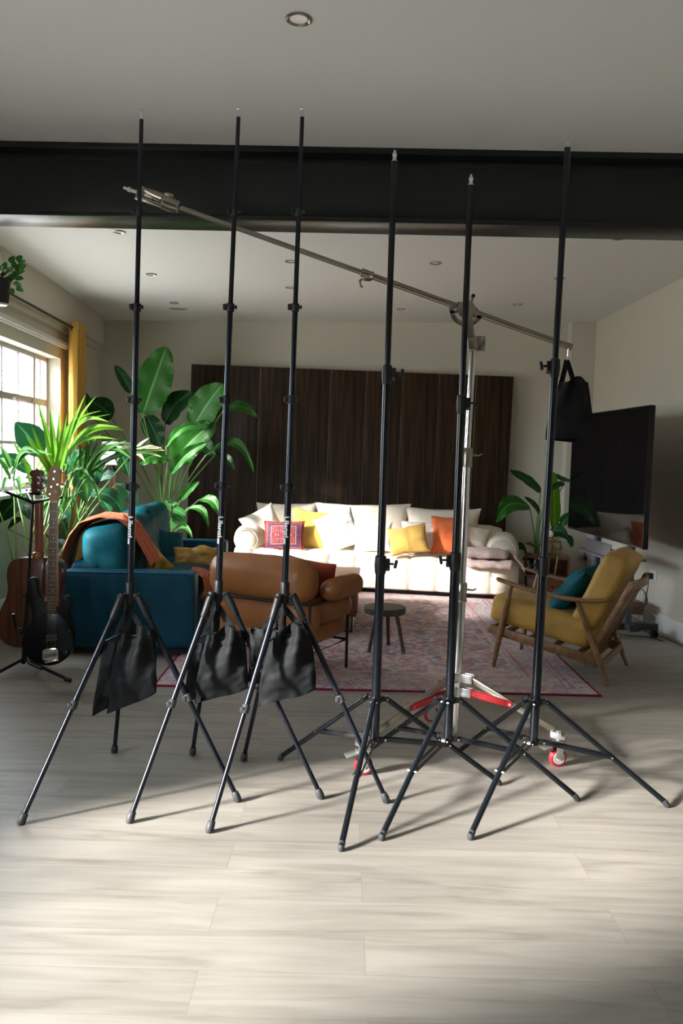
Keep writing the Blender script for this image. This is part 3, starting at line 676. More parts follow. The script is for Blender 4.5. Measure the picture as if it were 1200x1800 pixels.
def studio_stand(top, c1, c2, hub, low, feet, label, k1, k2):
    F3 = [fl(*f) for f in feet]; c = (F3[0]+F3[1]+F3[2])/3; Y = c.y
    P = lambda q: at(q[0],q[1],Y)
    tp,a1,a2,hb,lo = P(top),P(c1),P(c2),P(hub),P(low); ax = (tp-lo).normalized()
    pr = lambda p: lo+ax*((p-lo).dot(ax)); a1,a2,hb = pr(a1),pr(a2),pr(hb)
    root = thing('studio_stand', Vector((c.x,c.y,0)), label, 'light stand', 'heavier black studio stands')
    for (a,b_,r) in ((lo,a2,.0185),(a2,a1,.0155),(a1,tp,.0125)): obj('pole_section', MB().cyl(a,b_,r,24), K['blackgloss'], root, 50)
    for (p,r,side) in ((a1,.0195,k1),(a2,.0225,k2)):
        cl = obj('collar', MB().tube([p-ax*.04,p-ax*.032,p,p+ax*.032,p+ax*.036],[r-.003,r,r+.002,r,r-.004],24).box(p+Vector((side*(r+.006),-.004,0)),(.018,.02,.05),bevel=.003), K['blackplastic'], root)
        q = p+Vector((side*(r+.012),-.008,.004))
        obj('knob', MB().cyl(q,q+Vector((side*.018,-.004,0)),.005,10).box(q+Vector((side*.026,-.006,0)),(.013,.014,.036),R(12*side,'Y'),bevel=.005), K['blackplastic'], cl)
        obj('screw', MB().cyl(p+Vector((side*(r+.006),-.012,-.018)),p+Vector((side*(r+.006),-.017,-.018)),.004,8), K['steel'], cl)
    obj('spigot', MB().tube([tp,tp+ax*.004,tp+ax*.008,tp+ax*.018,tp+ax*.020,tp+ax*.030,tp+ax*.032,tp+ax*.042],[.0125,.0115,.0075,.0075,.0095,.0095,.0045,.0045],16), K['steel'], root)
    def collar(p, r): 
        mb = MB().tube([p-ax*.012,p+ax*.012],[r+.006]*2,24)
        for f in F3:
            d = Vector((f.x-c.x,f.y-c.y,0)).normalized(); mb.bar(p+d*r,p+d*(r+.026),.022,.02,.003)
        return mb
    obj('upper_hub', collar(hb,.0185), K['black'], root); obj('lower_hub', collar(lo,.015), K['black'], root)
    kq = hb+Vector((-.035,-.02,.008)); obj('hub_knob', MB().cyl(kq,kq+Vector((-.02,-.008,0)),.004,8).lathe([(.003,-.006),(.016,-.005),(.017,0),(.016,.005),(.003,.006)],T(kq+Vector((-.024,-.009,0)))@R(70,'Y'),12,.25,6), K['blackplastic'], root)
    for f in F3:
        d = Vector((f.x-c.x,f.y-c.y,0)).normalized(); a = hb+d*.045; e = f+Vector((0,0,.014)); dn = (e-a).normalized(); LL = (e-a).length
        lg = obj('leg', MB().cyl(a-dn*.008,e-dn*.004,.0112,16), K['blackgloss'], root, 50)
        obj('foot_cap', MB().tube([e-dn*.022,e-dn*.02,f+Vector((0,0,.009)),f+Vector((0,0,.001))],[.0105,.0125,.0125,.010],14), K['greyplastic'], lg)
        t_ = a+dn*LL*.54; s_ = lo+d*.042; n = d.cross(Vector((0,0,1)))*.012
        obj('brace', MB().bar(s_+n,t_+n,.003,.016,.001).bar(s_-n,t_-n,.003,.016,.001), K['black'], lg)
        rv = MB()
        for q in (a,t_,s_): rv.cyl(q-n*1.5,q+n*1.5,.0042,8)
        obj('rivet', rv, K['steel'], lg)
    return root
studio_stand((693,284),(685,658),(667,992),(661,1229),(658,1300),[(599,1496),(492,1336),(877,1380)],'black studio stand nearest the stool, with scuffed front leg, left of the chrome boom stand',1,1)
studio_stand((827,326),(812,710),(795,986),(781,1230),(787,1298),[(670,1477),(645,1326),(1014,1408)],'black studio stand directly in front of the chrome boom column, middle heavier stand',1,-1)
studio_stand((997,260),(970,646),(951,994),(940,1233),(937,1303),[(826,1476),(806,1325),(1172,1419)],'rightmost black studio stand, in front of the mustard armchair',-1,-1)
# ------------------------------------------------------------------ chrome boom stand on castors
YB = 3.9
bs = thing('boom_stand', (at(800,1290,YB).x,YB,0), 'polished steel roller boom stand with red braces, red castors and long slanting boom arm', 'boom stand')
def B_(px,py,Y=YB): return at(px,py,Y)
obj('column_section', MB().cyl(B_(798.5,1290),B_(810.5,1040),.0235,28), K['steel'], bs, 50)
obj('column_section', MB().cyl(B_(810.5,1040),B_(820.5,800),.0195,28), K['steel'], bs, 50)
obj('column_section', MB().cyl(B_(820.5,800),B_(831,612),.0155,28), K['steel'], bs, 50)
axb = (B_(831,612)-B_(798.5,1290)).normalized()
for (p,r,h) in ((B_(811,1040),.024,.046),(B_(820.5,804),.024,.046)):
    cl = obj('collar', MB().tube([p-axb*h,p-axb*(h-.004),p-axb*(h-.01),p-axb*(h-.012),p+axb*0,p+axb*.001,p+axb*(h-.006),p+axb*h],[r+.003,r+.004,r+.004,r,r,r+.002,r+.002,r-.002],28), K['satin'], bs)
    obj('tee_handle', MB().tube([p+Vector((r,-.005,.012)),p+Vector((r+.03,-.01,.010)),p+Vector((r+.045,-.01,.018))],[.006,.004,.004],10), K['satin'], cl)
fw = []
for (px,py) in ((638,1361),(979,1346),(757,1268)): fw.append(fl(px,py))
cB = Vector((B_(799,1290).x,YB,0))
up_ = B_(805.5,1190); dn_ = B_(803,1214)
obj('leg_bracket', MB().tube([up_-axb*.018,up_+axb*.018],[.028,.028],24), K['zinc'], bs)
obj('brace_bracket', MB().tube([dn_-axb*.018,dn_+axb*.018],[.028,.028],24), K['zinc'], bs)
for i,f in enumerate(fw):
    d = Vector((f.x-cB.x,f.y-cB.y,0)).normalized(); n = d.cross(Vector((0,0,1)))
    hubp = f+Vector((0,0,.165)); a = up_+d*.06
    for (q,nm) in ((up_,'leg_bracket'),(dn_,'brace_bracket')):
        obj('bracket_fork', MB().bar(q+d*.02+n*.016,q+d*.075+n*.016,.004,.042,.001).bar(q+d*.02-n*.016,q+d*.075-n*.016,.004,.042,.001).cyl(q+d*.06-n*.022,q+d*.06+n*.022,.005,10), K['zinc'], bs)
    end = hubp - d*.02
    lg = obj('leg', MB().bar(a,end,.020,.030,.003), K['satin'], bs)
    mid = lerp(a,end,.50)
    obj('red_brace', MB().bar(dn_+d*.055+n*.014,mid+n*.014,.004,.030,.001).bar(dn_+d*.055-n*.014,mid-n*.014,.004,.030,.001).cyl(mid-n*.019,mid+n*.019,.014,14), K['redmetal'], lg)['label']='red brace bar'
    obj('brace_bolt', MB().cyl(mid-n*.022,mid+n*.022,.0055,10), K['steel'], lg)
    cs = obj('castor_mount', MB().box(hubp+Vector((0,0,-.02)),(.07,.05,.03),Matrix.Rotation(atan2(d.y,d.x),4,'Z'),bevel=.006).cyl(f+Vector((0,0,.12)),hubp,.014,14).bar(hubp+n*.02+d*.02,hubp+n*.10+d*.045+Vector((0,0,.006)),.018,.010,.003), K['zinc'], bs)
    wv = Vector((.25,-.97,0)).normalized(); wn = Vector((.97,.25,0))
    wc = f+wn*(.0)+Vector((0,0,.041)); Mw = T(wc) @ Matrix.Rotation(atan2(wv.y,wv.x),4,'Z') @ R(90,'Y')
    obj('fork', MB().bar(f+Vector((0,0,.118))+wv*.019,wc+wv*.019,.034,.003,.001,up=tuple(wv)).bar(f+Vector((0,0,.118))-wv*.019,wc-wv*.019,.034,.003,.001,up=tuple(wv)).box(f+Vector((0,0,.108)),(.07,.048,.008),Matrix.Rotation(atan2(wn.y,wn.x),4,'Z'),bevel=.003).bar(f+Vector((0,0,.105))-wn*.02,f+Vector((0,0,.088))-wn*.085,.05,.005,.002), K['zinc'], bs)
    wt = obj('wheel', MB().lathe([(.030,-.014),(.038,-.014),(.041,-.009),(.041,.009),(.038,.014),(.030,.014)],Mw,36).tube([Mw@Vector((.030*cos(k*pi/16),.030*sin(k*pi/16),0)) for k in range(32)],.0135,8,closed=True), K['redwheel'], bs)
    obj('wheel_hub', MB().lathe([(.0001,-.018),(.010,-.018),(.011,-.0145),(.020,-.0145),(.029,-.0152),(.031,-.012),(.031,.012),(.029,.0152),(.020,.0145),(.011,.0145),(.010,.018),(.0001,.018)],Mw,32), K['wheelhub'], wt)
# boom
bL, bJ, bP, bR = B_(305,361,3.80), B_(645,482,3.86), B_(815,556,3.895), B_(1002,610,3.94)
bd = (bR-bL).normalized()
bJ = bL+bd*((bJ-bL).dot(bd)); bP2 = bL+bd*((bP-bL).dot(bd))
arm = obj('boom_arm', MB().cyl(bL,bJ,.0115,20).cyl(bJ,bR,.0150,22), K['satin'], bs, 50)
obj('arm_end_cap', MB().cyl(bR-bd*.02,bR+bd*.006,.0165,20), K['satin'], arm)
jc = obj('joint_clamp', MB().tube([bJ-bd*.03,bJ-bd*.026,bJ-bd*.02,bJ+bd*.02,bJ+bd*.026,bJ+bd*.03],[.016,.022,.0195,.0195,.023,.018],22).box(bJ+Vector((0,-.006,-.022)),(.034,.02,.022),bevel=.004), K['satin'], arm)
obj('lever', MB().tube([bJ+Vector((-.022,-.008,-.022)),bJ+Vector((-.034,-.01,-.035)),bJ+Vector((-.030,-.01,-.055)),bJ+Vector((-.018,-.01,-.062))],[.006,.007,.006,.005],12), K['satin'], jc)
hd = obj('end_socket', MB().tube([bL+bd*.03,bL+bd*.026,bL,bL-bd*.008,bL-bd*.05,bL-bd*.056],[.017,.026,.029,.033,.033,.026],26).box(bL-bd*.02+Vector((.0,-.005,.036)),(.045,.03,.016),R(15,'Y'),bevel=.005), K['satin'], arm)
fo = Vector((0,0,1)).cross(bd).normalized(); uz = bd.cross(fo)
e0 = bL-bd*.05
fk = MB().tube([e0+uz*.014,e0-bd*.05+uz*.016,e0-bd*.085+uz*.020,e0-bd*.115+uz*.020],[.021,.019,.013,.011],18).bar(e0-uz*.021,e0-bd*.115-uz*.021,.036,.012,.003,up=tuple(uz)).cyl(e0-bd*.105-uz*.03,e0-bd*.105+uz*.03,.019,18)
obj('end_fork', fk, K['satin'], arm)
obj('end_spigot', MB().tube([e0-bd*.05,e0-bd*.12,e0-bd*.15,e0-bd*.152,e0-bd*.165,e0-bd*.168,e0-bd*.185],[.010,.008,.008,.011,.011,.006,.006],14), K['steel'], arm)
Pm = T(bP2+Vector((0,-.0,0))) 
ang = atan2(-(bR-bL).z,(bR-bL).x)
Mp = T(bP2) @ Matrix.Rotation(ang,4,'Y')
obj('pivot_sleeve', MB().tube([bP2-bd*.052,bP2-bd*.048,bP2-bd*.03,bP2+bd*.03,bP2+bd*.048,bP2+bd*.055],[.018,.024,.026,.026,.024,.018],24).lathe([(.0001,-.026),(.034,-.026),(.036,-.022),(.036,-.012)],T(bP2)@R(90,'X'),26).cyl(bP2+Vector((.02,-.005,.02)),bP2+Vector((.028,-.01,.056)),.006,10), K['satin'], bs)
obj('lock_knob', MB().lathe([(.0001,-.012),(.009,-.008),(.009,.008),(.0001,.012)],T(bP2+Vector((.030,-.012,.062)))@R(90,'X'),16), K['blackplastic'], bs)
arc = []; 
for k in range(25): a = pi*(1+ .02+ .96*k/24); arc.append((.083*cos(a),.083*sin(a)))
for k in range(25): a = pi*(1+ .98- .96*k/24); arc.append((.060*cos(a),.060*sin(a)))
Ma = Mp @ R(90,'X')
obj('protractor_plate', MB().prism(arc,.024,.028,Ma,.0008).prism([(.040*cos(k*pi/12)*1.0,.040*sin(k*pi/12)) for k in range(24)],.024,.028,Ma,.0008).bar(bP2+Vector((-.035,-.026,-.01)),bP2+Vector((-.078,-.026,-.018)),.004,.016,.001).bar(bP2+Vector((.03,-.026,-.02)),bP2+Vector((.068,-.026,-.042)),.004,.018,.001), K['satin'], bs)
top = B_(833,604)
obj('yoke', MB().bar(bP2+Vector((.0,-.032,.0)),top+Vector((-.022,-.032,.02)),.042,.006,.002,up=(0,1,0)).bar(top+Vector((-.022,-.032,.025)),top+Vector((-.012,-.030,-.03)),.034,.006,.002,up=(0,1,0)).cyl(bP2+Vector((0,-.03,0)),bP2+Vector((0,-.042,0)),.012,14), K['satin'], bs)
hc = obj('head_clamp', MB().tube([top-axb*.036,top-axb*.032,top+axb*.030,top+axb*.034],[.019,.0225,.0225,.018],24).box(top+Vector((.033,-.004,0)),(.034,.022,.068),bevel=.002), K['satin'], bs)
obj('clamp_bolt', MB().cyl(top+Vector((.036,-.012,.020)),top+Vector((.036,-.024,.020)),.008,10).cyl(top+Vector((.036,-.012,-.020)),top+Vector((.036,-.024,-.020)),.008,10), K['steel'], hc)
hk = bR-bd*.012
obj('hook', MB().tube([hk+Vector((0,-.012,-.012)),hk+Vector((0,-.006,-.02)),hk+Vector((.002,0,-.045)),hk+Vector((.0,.004,-.062)),hk+Vector((-.005,0,-.07)),hk+Vector((-.010,-.002,-.06))],.0028,8), K['steel'], arm)
hg = hk+Vector((-.003,0,-.066))
bag('sandbag','black nylon sandbag hanging from the hook at the right end of the boom arm', hg, [(.005,.03,-.125,.12,.17,.26,8,.0,.05),(.035,-.02,-.095,.125,.205,.28,-4,-.07,.07)], straps=[((-.028,0,-.14),(.038,-.01,-.115))])
# ================================================================== cream sofa
SM = T(.285,8.05,0) @ R(-9.5)
SL = 2.96
cs_ = thing('cream_sofa', (.285,8.05,0), 'long cream channel-tufted sofa with rounded arms in front of the walnut panelling', 'sofa')
NCH = 11
def sofabase(u,v):
    x = (u-.5)*SL; t = (u*NCH)%1.0; g = .035*(1-abs(sin(pi*t))**.42)
    prof = [(.10,.055),(.02,.075),(.0,.14),(-.005,.26),(.01,.345),(.05,.392),(.12,.408),(.35,.41),(.72,.41)]
    k = v*(len(prof)-1); i = min(int(k),len(prof)-2); f = k-i; f = f*f*(3-2*f) if i in (0,7) else f
    y = lerp(prof[i][0],prof[i+1][0],f); z = lerp(prof[i][1],prof[i+1][1],f)
    if v < .7: y += g*(.7 if v<.5 else .5)
    z -= g*(.0 if v<.35 else .6)
    e = max(0,abs(x)-(SL/2-.30)); y += .30-sqrt(max(0,.09-e*e)) if e>0 else 0
    return Vector((x,y,z))
mb = MB(SM).grid(sofabase, NCH*12, 40)
obj('seat_base', mb, K['cream'], cs_, 60)
obj('body', MB(SM).softbox((0,.52,.22),(SL-.04,.84,.34),.12), K['cream'], cs_)
obj('plinth', MB(SM).box((0,.5,.035),(SL-.3,.7,.07)), K['blackplastic'], cs_)
obj('backrest', MB(SM).softbox((0,.86,.42),(SL-.3,.2,.52),.09,bulge=.05), K['cream'], cs_)
for s_ in (-1,1):
    ar = obj('arm', MB(SM).softbox((s_*(SL/2-.17),.50,.49),(.32,.72,.28),.135,n=12), K['cream'], cs_)
    c = Vector((s_*(SL/2-.17),.165,.475)); 
    obj('piping', MB(SM).tube([c+Vector((.125*cos(a),-.02+.0,.115*sin(a)+.01)) for a in [(-.35+1.7*k/20)*pi for k in range(21)]],.006,8), K['cream'], ar)
# pillows ----------------------------------------------------------
def pillow(name,label,cat,m,c,w_,h_,th,rot=0,lean=18,yaw=0,amp=.012,group=None,seed=0,pinch=.09,n=26,piping=None,boxy=2.4):
    M = T(c) @ R(yaw) @ R(-lean,'X') @ R(-rot,'Y')
    mb = MB(M); S = {}
    def P(u,v,s_):
        a,b_ = u*2-1, v*2-1
        x = a*(1-pinch*(1-b_*b_)*abs(a)**2)*w_/2; z = b_*(1-pinch*(1-a*a)*abs(b_)**2)*h_/2
        e = max(0,(1-abs(a)**boxy))*max(0,(1-abs(b_)**boxy)); t = th/2*e**.55
        nn = noise.noise(Vector((x*7+seed*5,z*7,s_*2+seed)))*amp*1.6 + noise.noise(Vector((x*18+seed,z*18,s_)))*amp*.7
        d = amp*1.2*sin(a*9+seed)*(1-abs(b_))*e
        return Vector((x, -s_*(t+nn*e**.5)+0*d, z+ (amp*.8*noise.noise(Vector((a*2,b_*2,seed*3.0)))) ))
    for s_ in (1,-1): mb.grid(lambda u,v: P(u,v,s_), n, n)
    o = obj(name, mb, m, None, 80); tag(o,label,cat,group)
    if piping:
        pts = [P(t,0,1) for t in [k/12 for k in range(12)]]+[P(1,t,1) for t in [k/12 for k in range(12)]]+[P(1-t,1,1) for t in [k/12 for k in range(12)]]+[P(0,1-t,1) for t in [k/12 for k in range(12)]]
        obj('piping', MB(M).tube([Vector((p.x,0,p.z)) for p in pts],.006,8,closed=True), piping, o)
    return o
def wpx(n,Y): return n*Y/FPX
GB='cream back cushions of the long sofa'; 
Yb=8.78
pillow('back_cushion','leftmost big cream back cushion on the cream sofa','cushion',K['creamlin'],at(503,922,8.98),wpx(112,9),.50,.20,rot=2,lean=12,yaw=-9,group=GB,seed=1)
pillow('back_cushion','wide middle cream back cushion on the cream sofa, behind the fluffy white pillow','cushion',K['creamlin'],at(636,924,8.80),wpx(170,8.85),.50,.22,rot=1,lean=12,yaw=-9,group=GB,seed=2)
pillow('back_cushion','right cream back cushion behind the orange pillow on the cream sofa','cushion',K['creamlin'],at(778,930,8.60),wpx(132,8.65),.46,.20,rot=1,lean=12,yaw=-9,group=GB,seed=3)
pillow('throw_pillow','plain cream pillow leaning diagonally against the left arm of the cream sofa','pillow',K['creamlin'],at(463,926,8.62),.40,.40,.13,rot=28,lean=18,yaw=10,seed=4)
pillow('throw_pillow','dark red persian patterned pillow at the left end of the cream sofa','pillow',K['persian'],at(499,942,8.40),.425,.315,.12,rot=2,lean=18,yaw=-4,seed=5,piping=K['rust'],amp=.006,n=40)
pillow('throw_pillow','yellow ribbed pillow behind the persian patterned pillow','pillow',K['yellow'],at(546,931,8.56),.46,.43,.14,rot=-6,lean=16,yaw=-9,seed=6)
pillow('throw_pillow','fluffy white pillow tilted in the middle of the cream sofa','pillow',K['fluff'],at(594,933,8.42),.43,.43,.17,rot=24,lean=18,yaw=-9,seed=7,amp=.022,n=36)
pillow('throw_pillow','smooth off white pillow between the fluffy white and the yellow corduroy pillows','pillow',K['white_cloth'],at(656,943,8.30),.40,.33,.13,rot=3,lean=18,yaw=-9,seed=8)
pillow('throw_pillow','yellow patchwork corduroy pillow lying askew in the middle right of the cream sofa','pillow',K['yellowcord'],at(717,949,8.05),.40,.30,.13,rot=12,lean=22,yaw=-9,seed=9)
pillow('throw_pillow','fluffy pale pink pillow behind the yellow corduroy pillow','pillow',K['pinkfluff'],at(741,945,8.25),.42,.36,.14,rot=4,lean=18,yaw=-9,seed=10,amp=.016,n=30)
pillow('throw_pillow','plain orange pillow on the right half of the cream sofa','pillow',K['orange'],at(789,941,8.18),.37,.40,.13,rot=1,lean=16,yaw=-9,seed=11)
pillow('throw_pillow','small cream pillow at the right arm of the cream sofa, behind the folded throw','pillow',K['creamlin'],at(832,942,8.22),.30,.22,.12,rot=-14,lean=18,yaw=-14,seed=12)
# folded pink throw
tb = MB(); c0 = at(862,975,7.80)
def slab(c,w_,d_,h_,yaw,sd):
    M = T(c) @ R(yaw); tb_ = MB(M)
    tb_.softbox((0,0,0),(w_,d_,h_),h_*.48,n=18,amp=.014,sc_=9); 
    return tb_.bm
th_ = MB()
for (c,w_,d_,h_,yw) in (((at(860,990,7.93)),.46,.34,.065,-12),((at(852,972,7.96)),.42,.31,.085,-9)):
    th_.softbox(c,(w_,d_,h_),h_*.48,R(yw),n=24,amp=.026,sc_=11)
# corner falling over the rounded end
def fall(u,v):
    a = at(890,962,7.9); return a+Vector((.01+.13*v+.02*sin(v*9), -.16+.30*u, -.035-.17*v*v+.012*sin(u*16+v*5)))
fm = MB().grid(fall,20,20); bmesh.ops.solidify(fm.bm, geom=fm.bm.faces[:], thickness=.02)
bb = fm.bm.copy() if False else fm.bm
th_.addbm(bb)
tag(obj('folded_throw', th_, K['blanket'], None, 80), 'pale pink textured throw folded over the right end of the cream sofa', 'blanket')
# ================================================================== teal sofa
p0 = fl(105,1162); p1 = fl(344,1163)
TM = T(-1.86,5.36,0) @ R(2.2)      # local: x across (back at x=0, front at x=.89), y away from the camera
ts_ = thing('teal_sofa', (-1.4,6.4,0), 'teal velvet sofa seen from its arm, standing on the left side of the rug', 'sofa')
obj('base', MB(TM).softbox((.47,1.12,.21),(.84,2.15,.32),.03), K['teal'], ts_)
obj('plinth', MB(TM).box((.45,1.12,.03),(.78,2.05,.06)), K['blackplastic'], ts_)
for (yy,nm) in ((.11,0),(2.14,1)):
    a_ = obj('arm', MB(TM).softbox((.445,yy,.315),(.89,.20,.51),.028,n=14,bulge=.0,amp=.003), K['teal'], ts_)
    e = [(.02,.02),(.87,.02)]
    obj('piping', MB(TM).tube([(.012,yy-.092,.08),(.012,yy-.092,.545),(.03,yy-.092,.565),(.86,yy-.092,.565),(.878,yy-.092,.545),(.878,yy-.092,.08)],.006,8), K['teal'], a_)
obj('backrest', MB(TM).softbox((.11,1.12,.38),(.22,1.85,.46),.05), K['teal'], ts_)
for (yy,ll) in ((.66,.88),(1.56,.88)): obj('seat_cushion', MB(TM).softbox((.55,yy,.42),(.66,ll,.17),.05,n=12,bulge=.12,amp=.008), K['teal'], ts_)
obj('back_cushion', MB(TM).softbox((.27,.68,.635),(.36,.92,.47),.085,R(-13,'Y'),n=20,bulge=.07,amp=.02), K['tealp'], ts_)
obj('back_cushion', MB(TM).softbox((.27,1.58,.655),(.27,.88,.50),.08,R(-13,'Y'),n=20,bulge=.08,amp=.02), K['tealp'], ts_)
pillow('throw_pillow','teal velvet pillow slumped at the far end of the teal sofa','pillow',K['tealp'],at(286,962,6.75),.42,.34,.16,rot=-12,lean=30,yaw=45,seed=21)
pillow('throw_pillow','crushed gold velvet pillow lying at the far arm of the teal sofa','pillow',K['gold'],at(345,982,6.45),.37,.22,.13,rot=3,lean=35,yaw=4,seed=22,amp=.03)
pillow('throw_pillow','crushed gold velvet pillow near the close arm of the teal sofa, behind the leftmost stand','pillow',K['gold'],at(253,990,5.95),.32,.34,.13,rot=38,lean=30,yaw=12,seed=23,amp=.03)
# knitted orange throw over the near back cushion
def knit(u,v):
    path = [(-.08,.43),(-.07,.54),(-.05,.66),(-.01,.77),(.07,.86),(.20,.905),(.33,.895),(.42,.83),(.50,.70),(.56,.585)]
    k = u*(len(path)-1); i = min(int(k),len(path)-2); f = k-i
    x = lerp(path[i][0],path[i+1][0],f); z = lerp(path[i][1],path[i+1][1],f)
    wv = .012*sin(v*11+u*3)+.008*noise.noise(Vector((u*8,v*6,2)))
    y = .20+.06*u*sin(3*u)+(.34)*v + .03*sin(u*6)
    return Vector((x-wv*.5,y,z+wv+.026*abs(sin(v*pi*2.5))))
km = MB(TM).grid(knit,70,24); bmesh.ops.solidify(km.bm, geom=km.bm.faces[:], thickness=-.04)
bmesh.ops.smooth_vert(km.bm, verts=km.bm.verts[:], factor=.5, use_axis_x=True, use_axis_y=True, use_axis_z=True)
tag(obj('knitted_throw', km, K['knit'], None, 80), 'orange chunky knitted throw draped over the back of the teal sofa', 'blanket')
def knit2(u,v):
    path = [(.80,.525),(.86,.52),(.905,.49),(.92,.42),(.93,.34),(.935,.20)]
    k = v*(len(path)-1); i = min(int(k),len(path)-2); f = k-i
    x = lerp(path[i][0],path[i+1][0],f); z = lerp(path[i][1],path[i+1][1],f)
    return Vector((x+.012*sin(u*14), .30+.36*u+.02*sin(v*8), z+.01*sin(u*17+v*4)))
km = MB(TM).grid(knit2,24,30); bmesh.ops.solidify(km.bm, geom=km.bm.faces[:], thickness=.022)
tag(obj('knitted_throw', km, K['knit'], None, 80), 'rust knitted throw hanging over the seat front of the teal sofa beside the leather chair', 'blanket')
# ================================================================== tan leather chair
LM = T(-.385,5.146,0) @ R(-26.8)
lc = thing('leather_armchair', (-.385,5.146,0), 'tan leather armchair on a thin black metal frame, back to the camera', 'armchair')
fr = MB(LM); r = .010
for (x,y) in ((-.36,-.24),(.36,-.24),(.36,.27),(-.36,.27)):
    obj('leg', MB(LM).cyl((x,y,.010),(x,y,.50),r,12), K['black'], lc)
fr.tube([(-.36,.27,.5),(-.36,-.20,.5),(-.345,-.235,.5),(-.31,-.25,.5),(.31,-.25,.5),(.345,-.235,.5),(.36,-.20,.5),(.36,.27,.5)],r,12)
fr.tube([(-.36,.27,.20),(-.36,-.24,.20),(.36,-.24,.20),(.36,.27,.20)],.008,10,closed=True).tube([(-.2,-.24,.2),(-.2,.27,.2)],.006,8).tube([(.2,-.24,.2),(.2,.27,.2)],.006,8)
obj('frame', fr, K['black'], lc)
def roll(M, c, d, r_, n=14, amp=.006): return MB(M).softbox(c,d,r_,n=n,bulge=.10,amp=amp,sc_=9)
obj('back_cushion', roll(LM,(-.02,-.165,.62),(.74,.20,.27),.115,18), K['leather'], lc)
obj('lower_back_cushion', roll(LM,(0,-.13,.405),(.70,.19,.26),.10,16), K['leather'], lc)
obj('seat_cushion', roll(LM,(0,.09,.285),(.66,.60,.15),.075,16), K['leather'], lc)
for s_ in (-1,1):
    obj('arm_cushion', roll(LM,(s_*.385,.13,.565),(.14,.42,.13),.062,14), K['leather'], lc)
    obj('side_cushion', roll(LM,(s_*.31,.12,.425),(.14,.42,.16),.068,14), K['leather'], lc)
pillow('throw_pillow','rust red pillow sitting in the tan leather armchair','pillow',K['rust'],(LM@Vector((.20,.06,.575))),.36,.34,.13,rot=-6,lean=-14,yaw=-26.8+0,seed=31,amp=.006)
# ================================================================== coffee table
ct = thing('coffee_table', (-.21,6.75,0), 'low walnut block coffee table on thin wire legs behind the leather chair', 'coffee table')
CM = T(-.205,6.80,0) @ R(-2)
obj('top', MB(CM).box((0,0,.355),(.74,1.22,.03),bevel=.004), K['tabletop'], ct)
obj('body', MB(CM).box((0,0,.245),(.72,1.20,.185),bevel=.003), K['mahog'], ct)
dr = obj('drawer', MB(CM).box((.362,0,.245),(.012,1.10,.15),bevel=.003).box((.0,-.602,.245),(.62,.010,.15),bevel=.003), K['mahog'], ct)
wl = MB(CM)
for y in (-.50,.50): wl.tube([(.33,y,.155),(.33,y,.02),(.33,y,.016),(-.33,y,.016),(-.33,y,.155)],.005,8)
wl.tube([(.33,-.5,.016),(.33,.5,.016)],.005,8).tube([(-.33,-.5,.016),(-.33,.5,.016)],.005,8)
obj('wire_leg', wl, K['black'], ct)
# ================================================================== stool
SC = Vector((.335,5.86,0))
st = thing('stool', SC, 'small round dark wooden three-legged stool on the rug', 'stool')
obj('seat', MB(T(SC)).lathe([(.0001,.255),(.146,.255),(.151,.260),(.152,.298),(.148,.303),(.0001,.303)],seg=48), K['stool'], st)
for (fx,fy) in ((fl(648,1149).x-SC.x,fl(648,1149).y-SC.y),(fl(709,1151).x-SC.x,fl(709,1151).y-SC.y),(fl(682,1137).x-SC.x,fl(682,1137).y-SC.y)):
    obj('leg', MB(T(SC)).tube([(fx,fy,.012),(fx*.62,fy*.62,.26)],[.0125,.015],16), K['stool'], st)
# ================================================================== mustard armchair
CC = Vector((1.515,5.43,0)); AM = T(CC) @ Matrix.Rotation(atan2(.5,-.87)-pi/2,4,'Z')   # local +y forward (towards -x), local -x is the camera side
ac = thing('wooden_armchair', CC, 'oiled wood armchair with mustard velvet cushions and spindle back on the right', 'armchair')
obj_ = MB
# local +x = chair's right... camera side handled by sign
nr = (AM.to_3x3() @ Vector((1,0,0))); NS = -1 if nr.y > 0 else 1    # NS = sign of local x on the camera side
W2 = .30
for s_ in (-1,1):
    x = s_*W2
    lg = obj('leg', MB(AM).tube([(x*1.0,.372,.006),(x*.99,.335,.25),(x*1.02,.27,.575)],[.0125,.021,.015],16), K['oak'], ac)
    lg = obj('leg', MB(AM).tube([(x*1.0,-.375,.006),(x*.99,-.28,.23),(x*1.02,-.16,.52)],[.0125,.022,.014],16), K['oak'], ac)
    obj('seat_rail', MB(AM).bar((x*.93,.42,.262),(x*.93,-.33,.135),.026,.062,.006), K['oak'], ac)
    # arm rest
    pts = [(x*1.04,.37,.605),(x*1.06,.30,.590),(x*1.08,.13,.556),(x*1.07,-.08,.528),(x*1.02,-.24,.524),(x*.93,-.37,.545)]
    ar_ = MB(AM)
    def arm(u,v):
        k = v*(len(pts)-1); i = min(int(k),len(pts)-2); f = k-i; p = Vector(pts[i]).lerp(Vector(pts[i+1]),f)
        wd = (.020+.012*sin(pi*min(1,v*1.15)))*(1 if .03<v<.97 else .6); hh = .014*(1 if .03<v<.97 else .6); a = 2*pi*u
        return p+Vector((wd*cos(a),0,hh*sin(a)))
    ar_.grid(arm,16,32,wrapu=True); bmesh.ops.holes_fill(ar_.bm, edges=[e for e in ar_.bm.edges if e.is_boundary])
    obj('armrest', ar_, K['oak'], ac, 60)
    obj('back_post', MB(AM).bar((x*.86,-.215,.11),(x*.86,-.475,.655),.024,.034,.005,up=(0,1,1)), K['oak'], ac)
obj('front_rail', MB(AM).bar((-.28,.395,.255),(.28,.395,.255),.022,.055,.006), K['oak'], ac)
obj('rear_rail', MB(AM).bar((-.28,-.25,.150),(.28,-.25,.150),.022,.05,.006), K['oak'], ac)
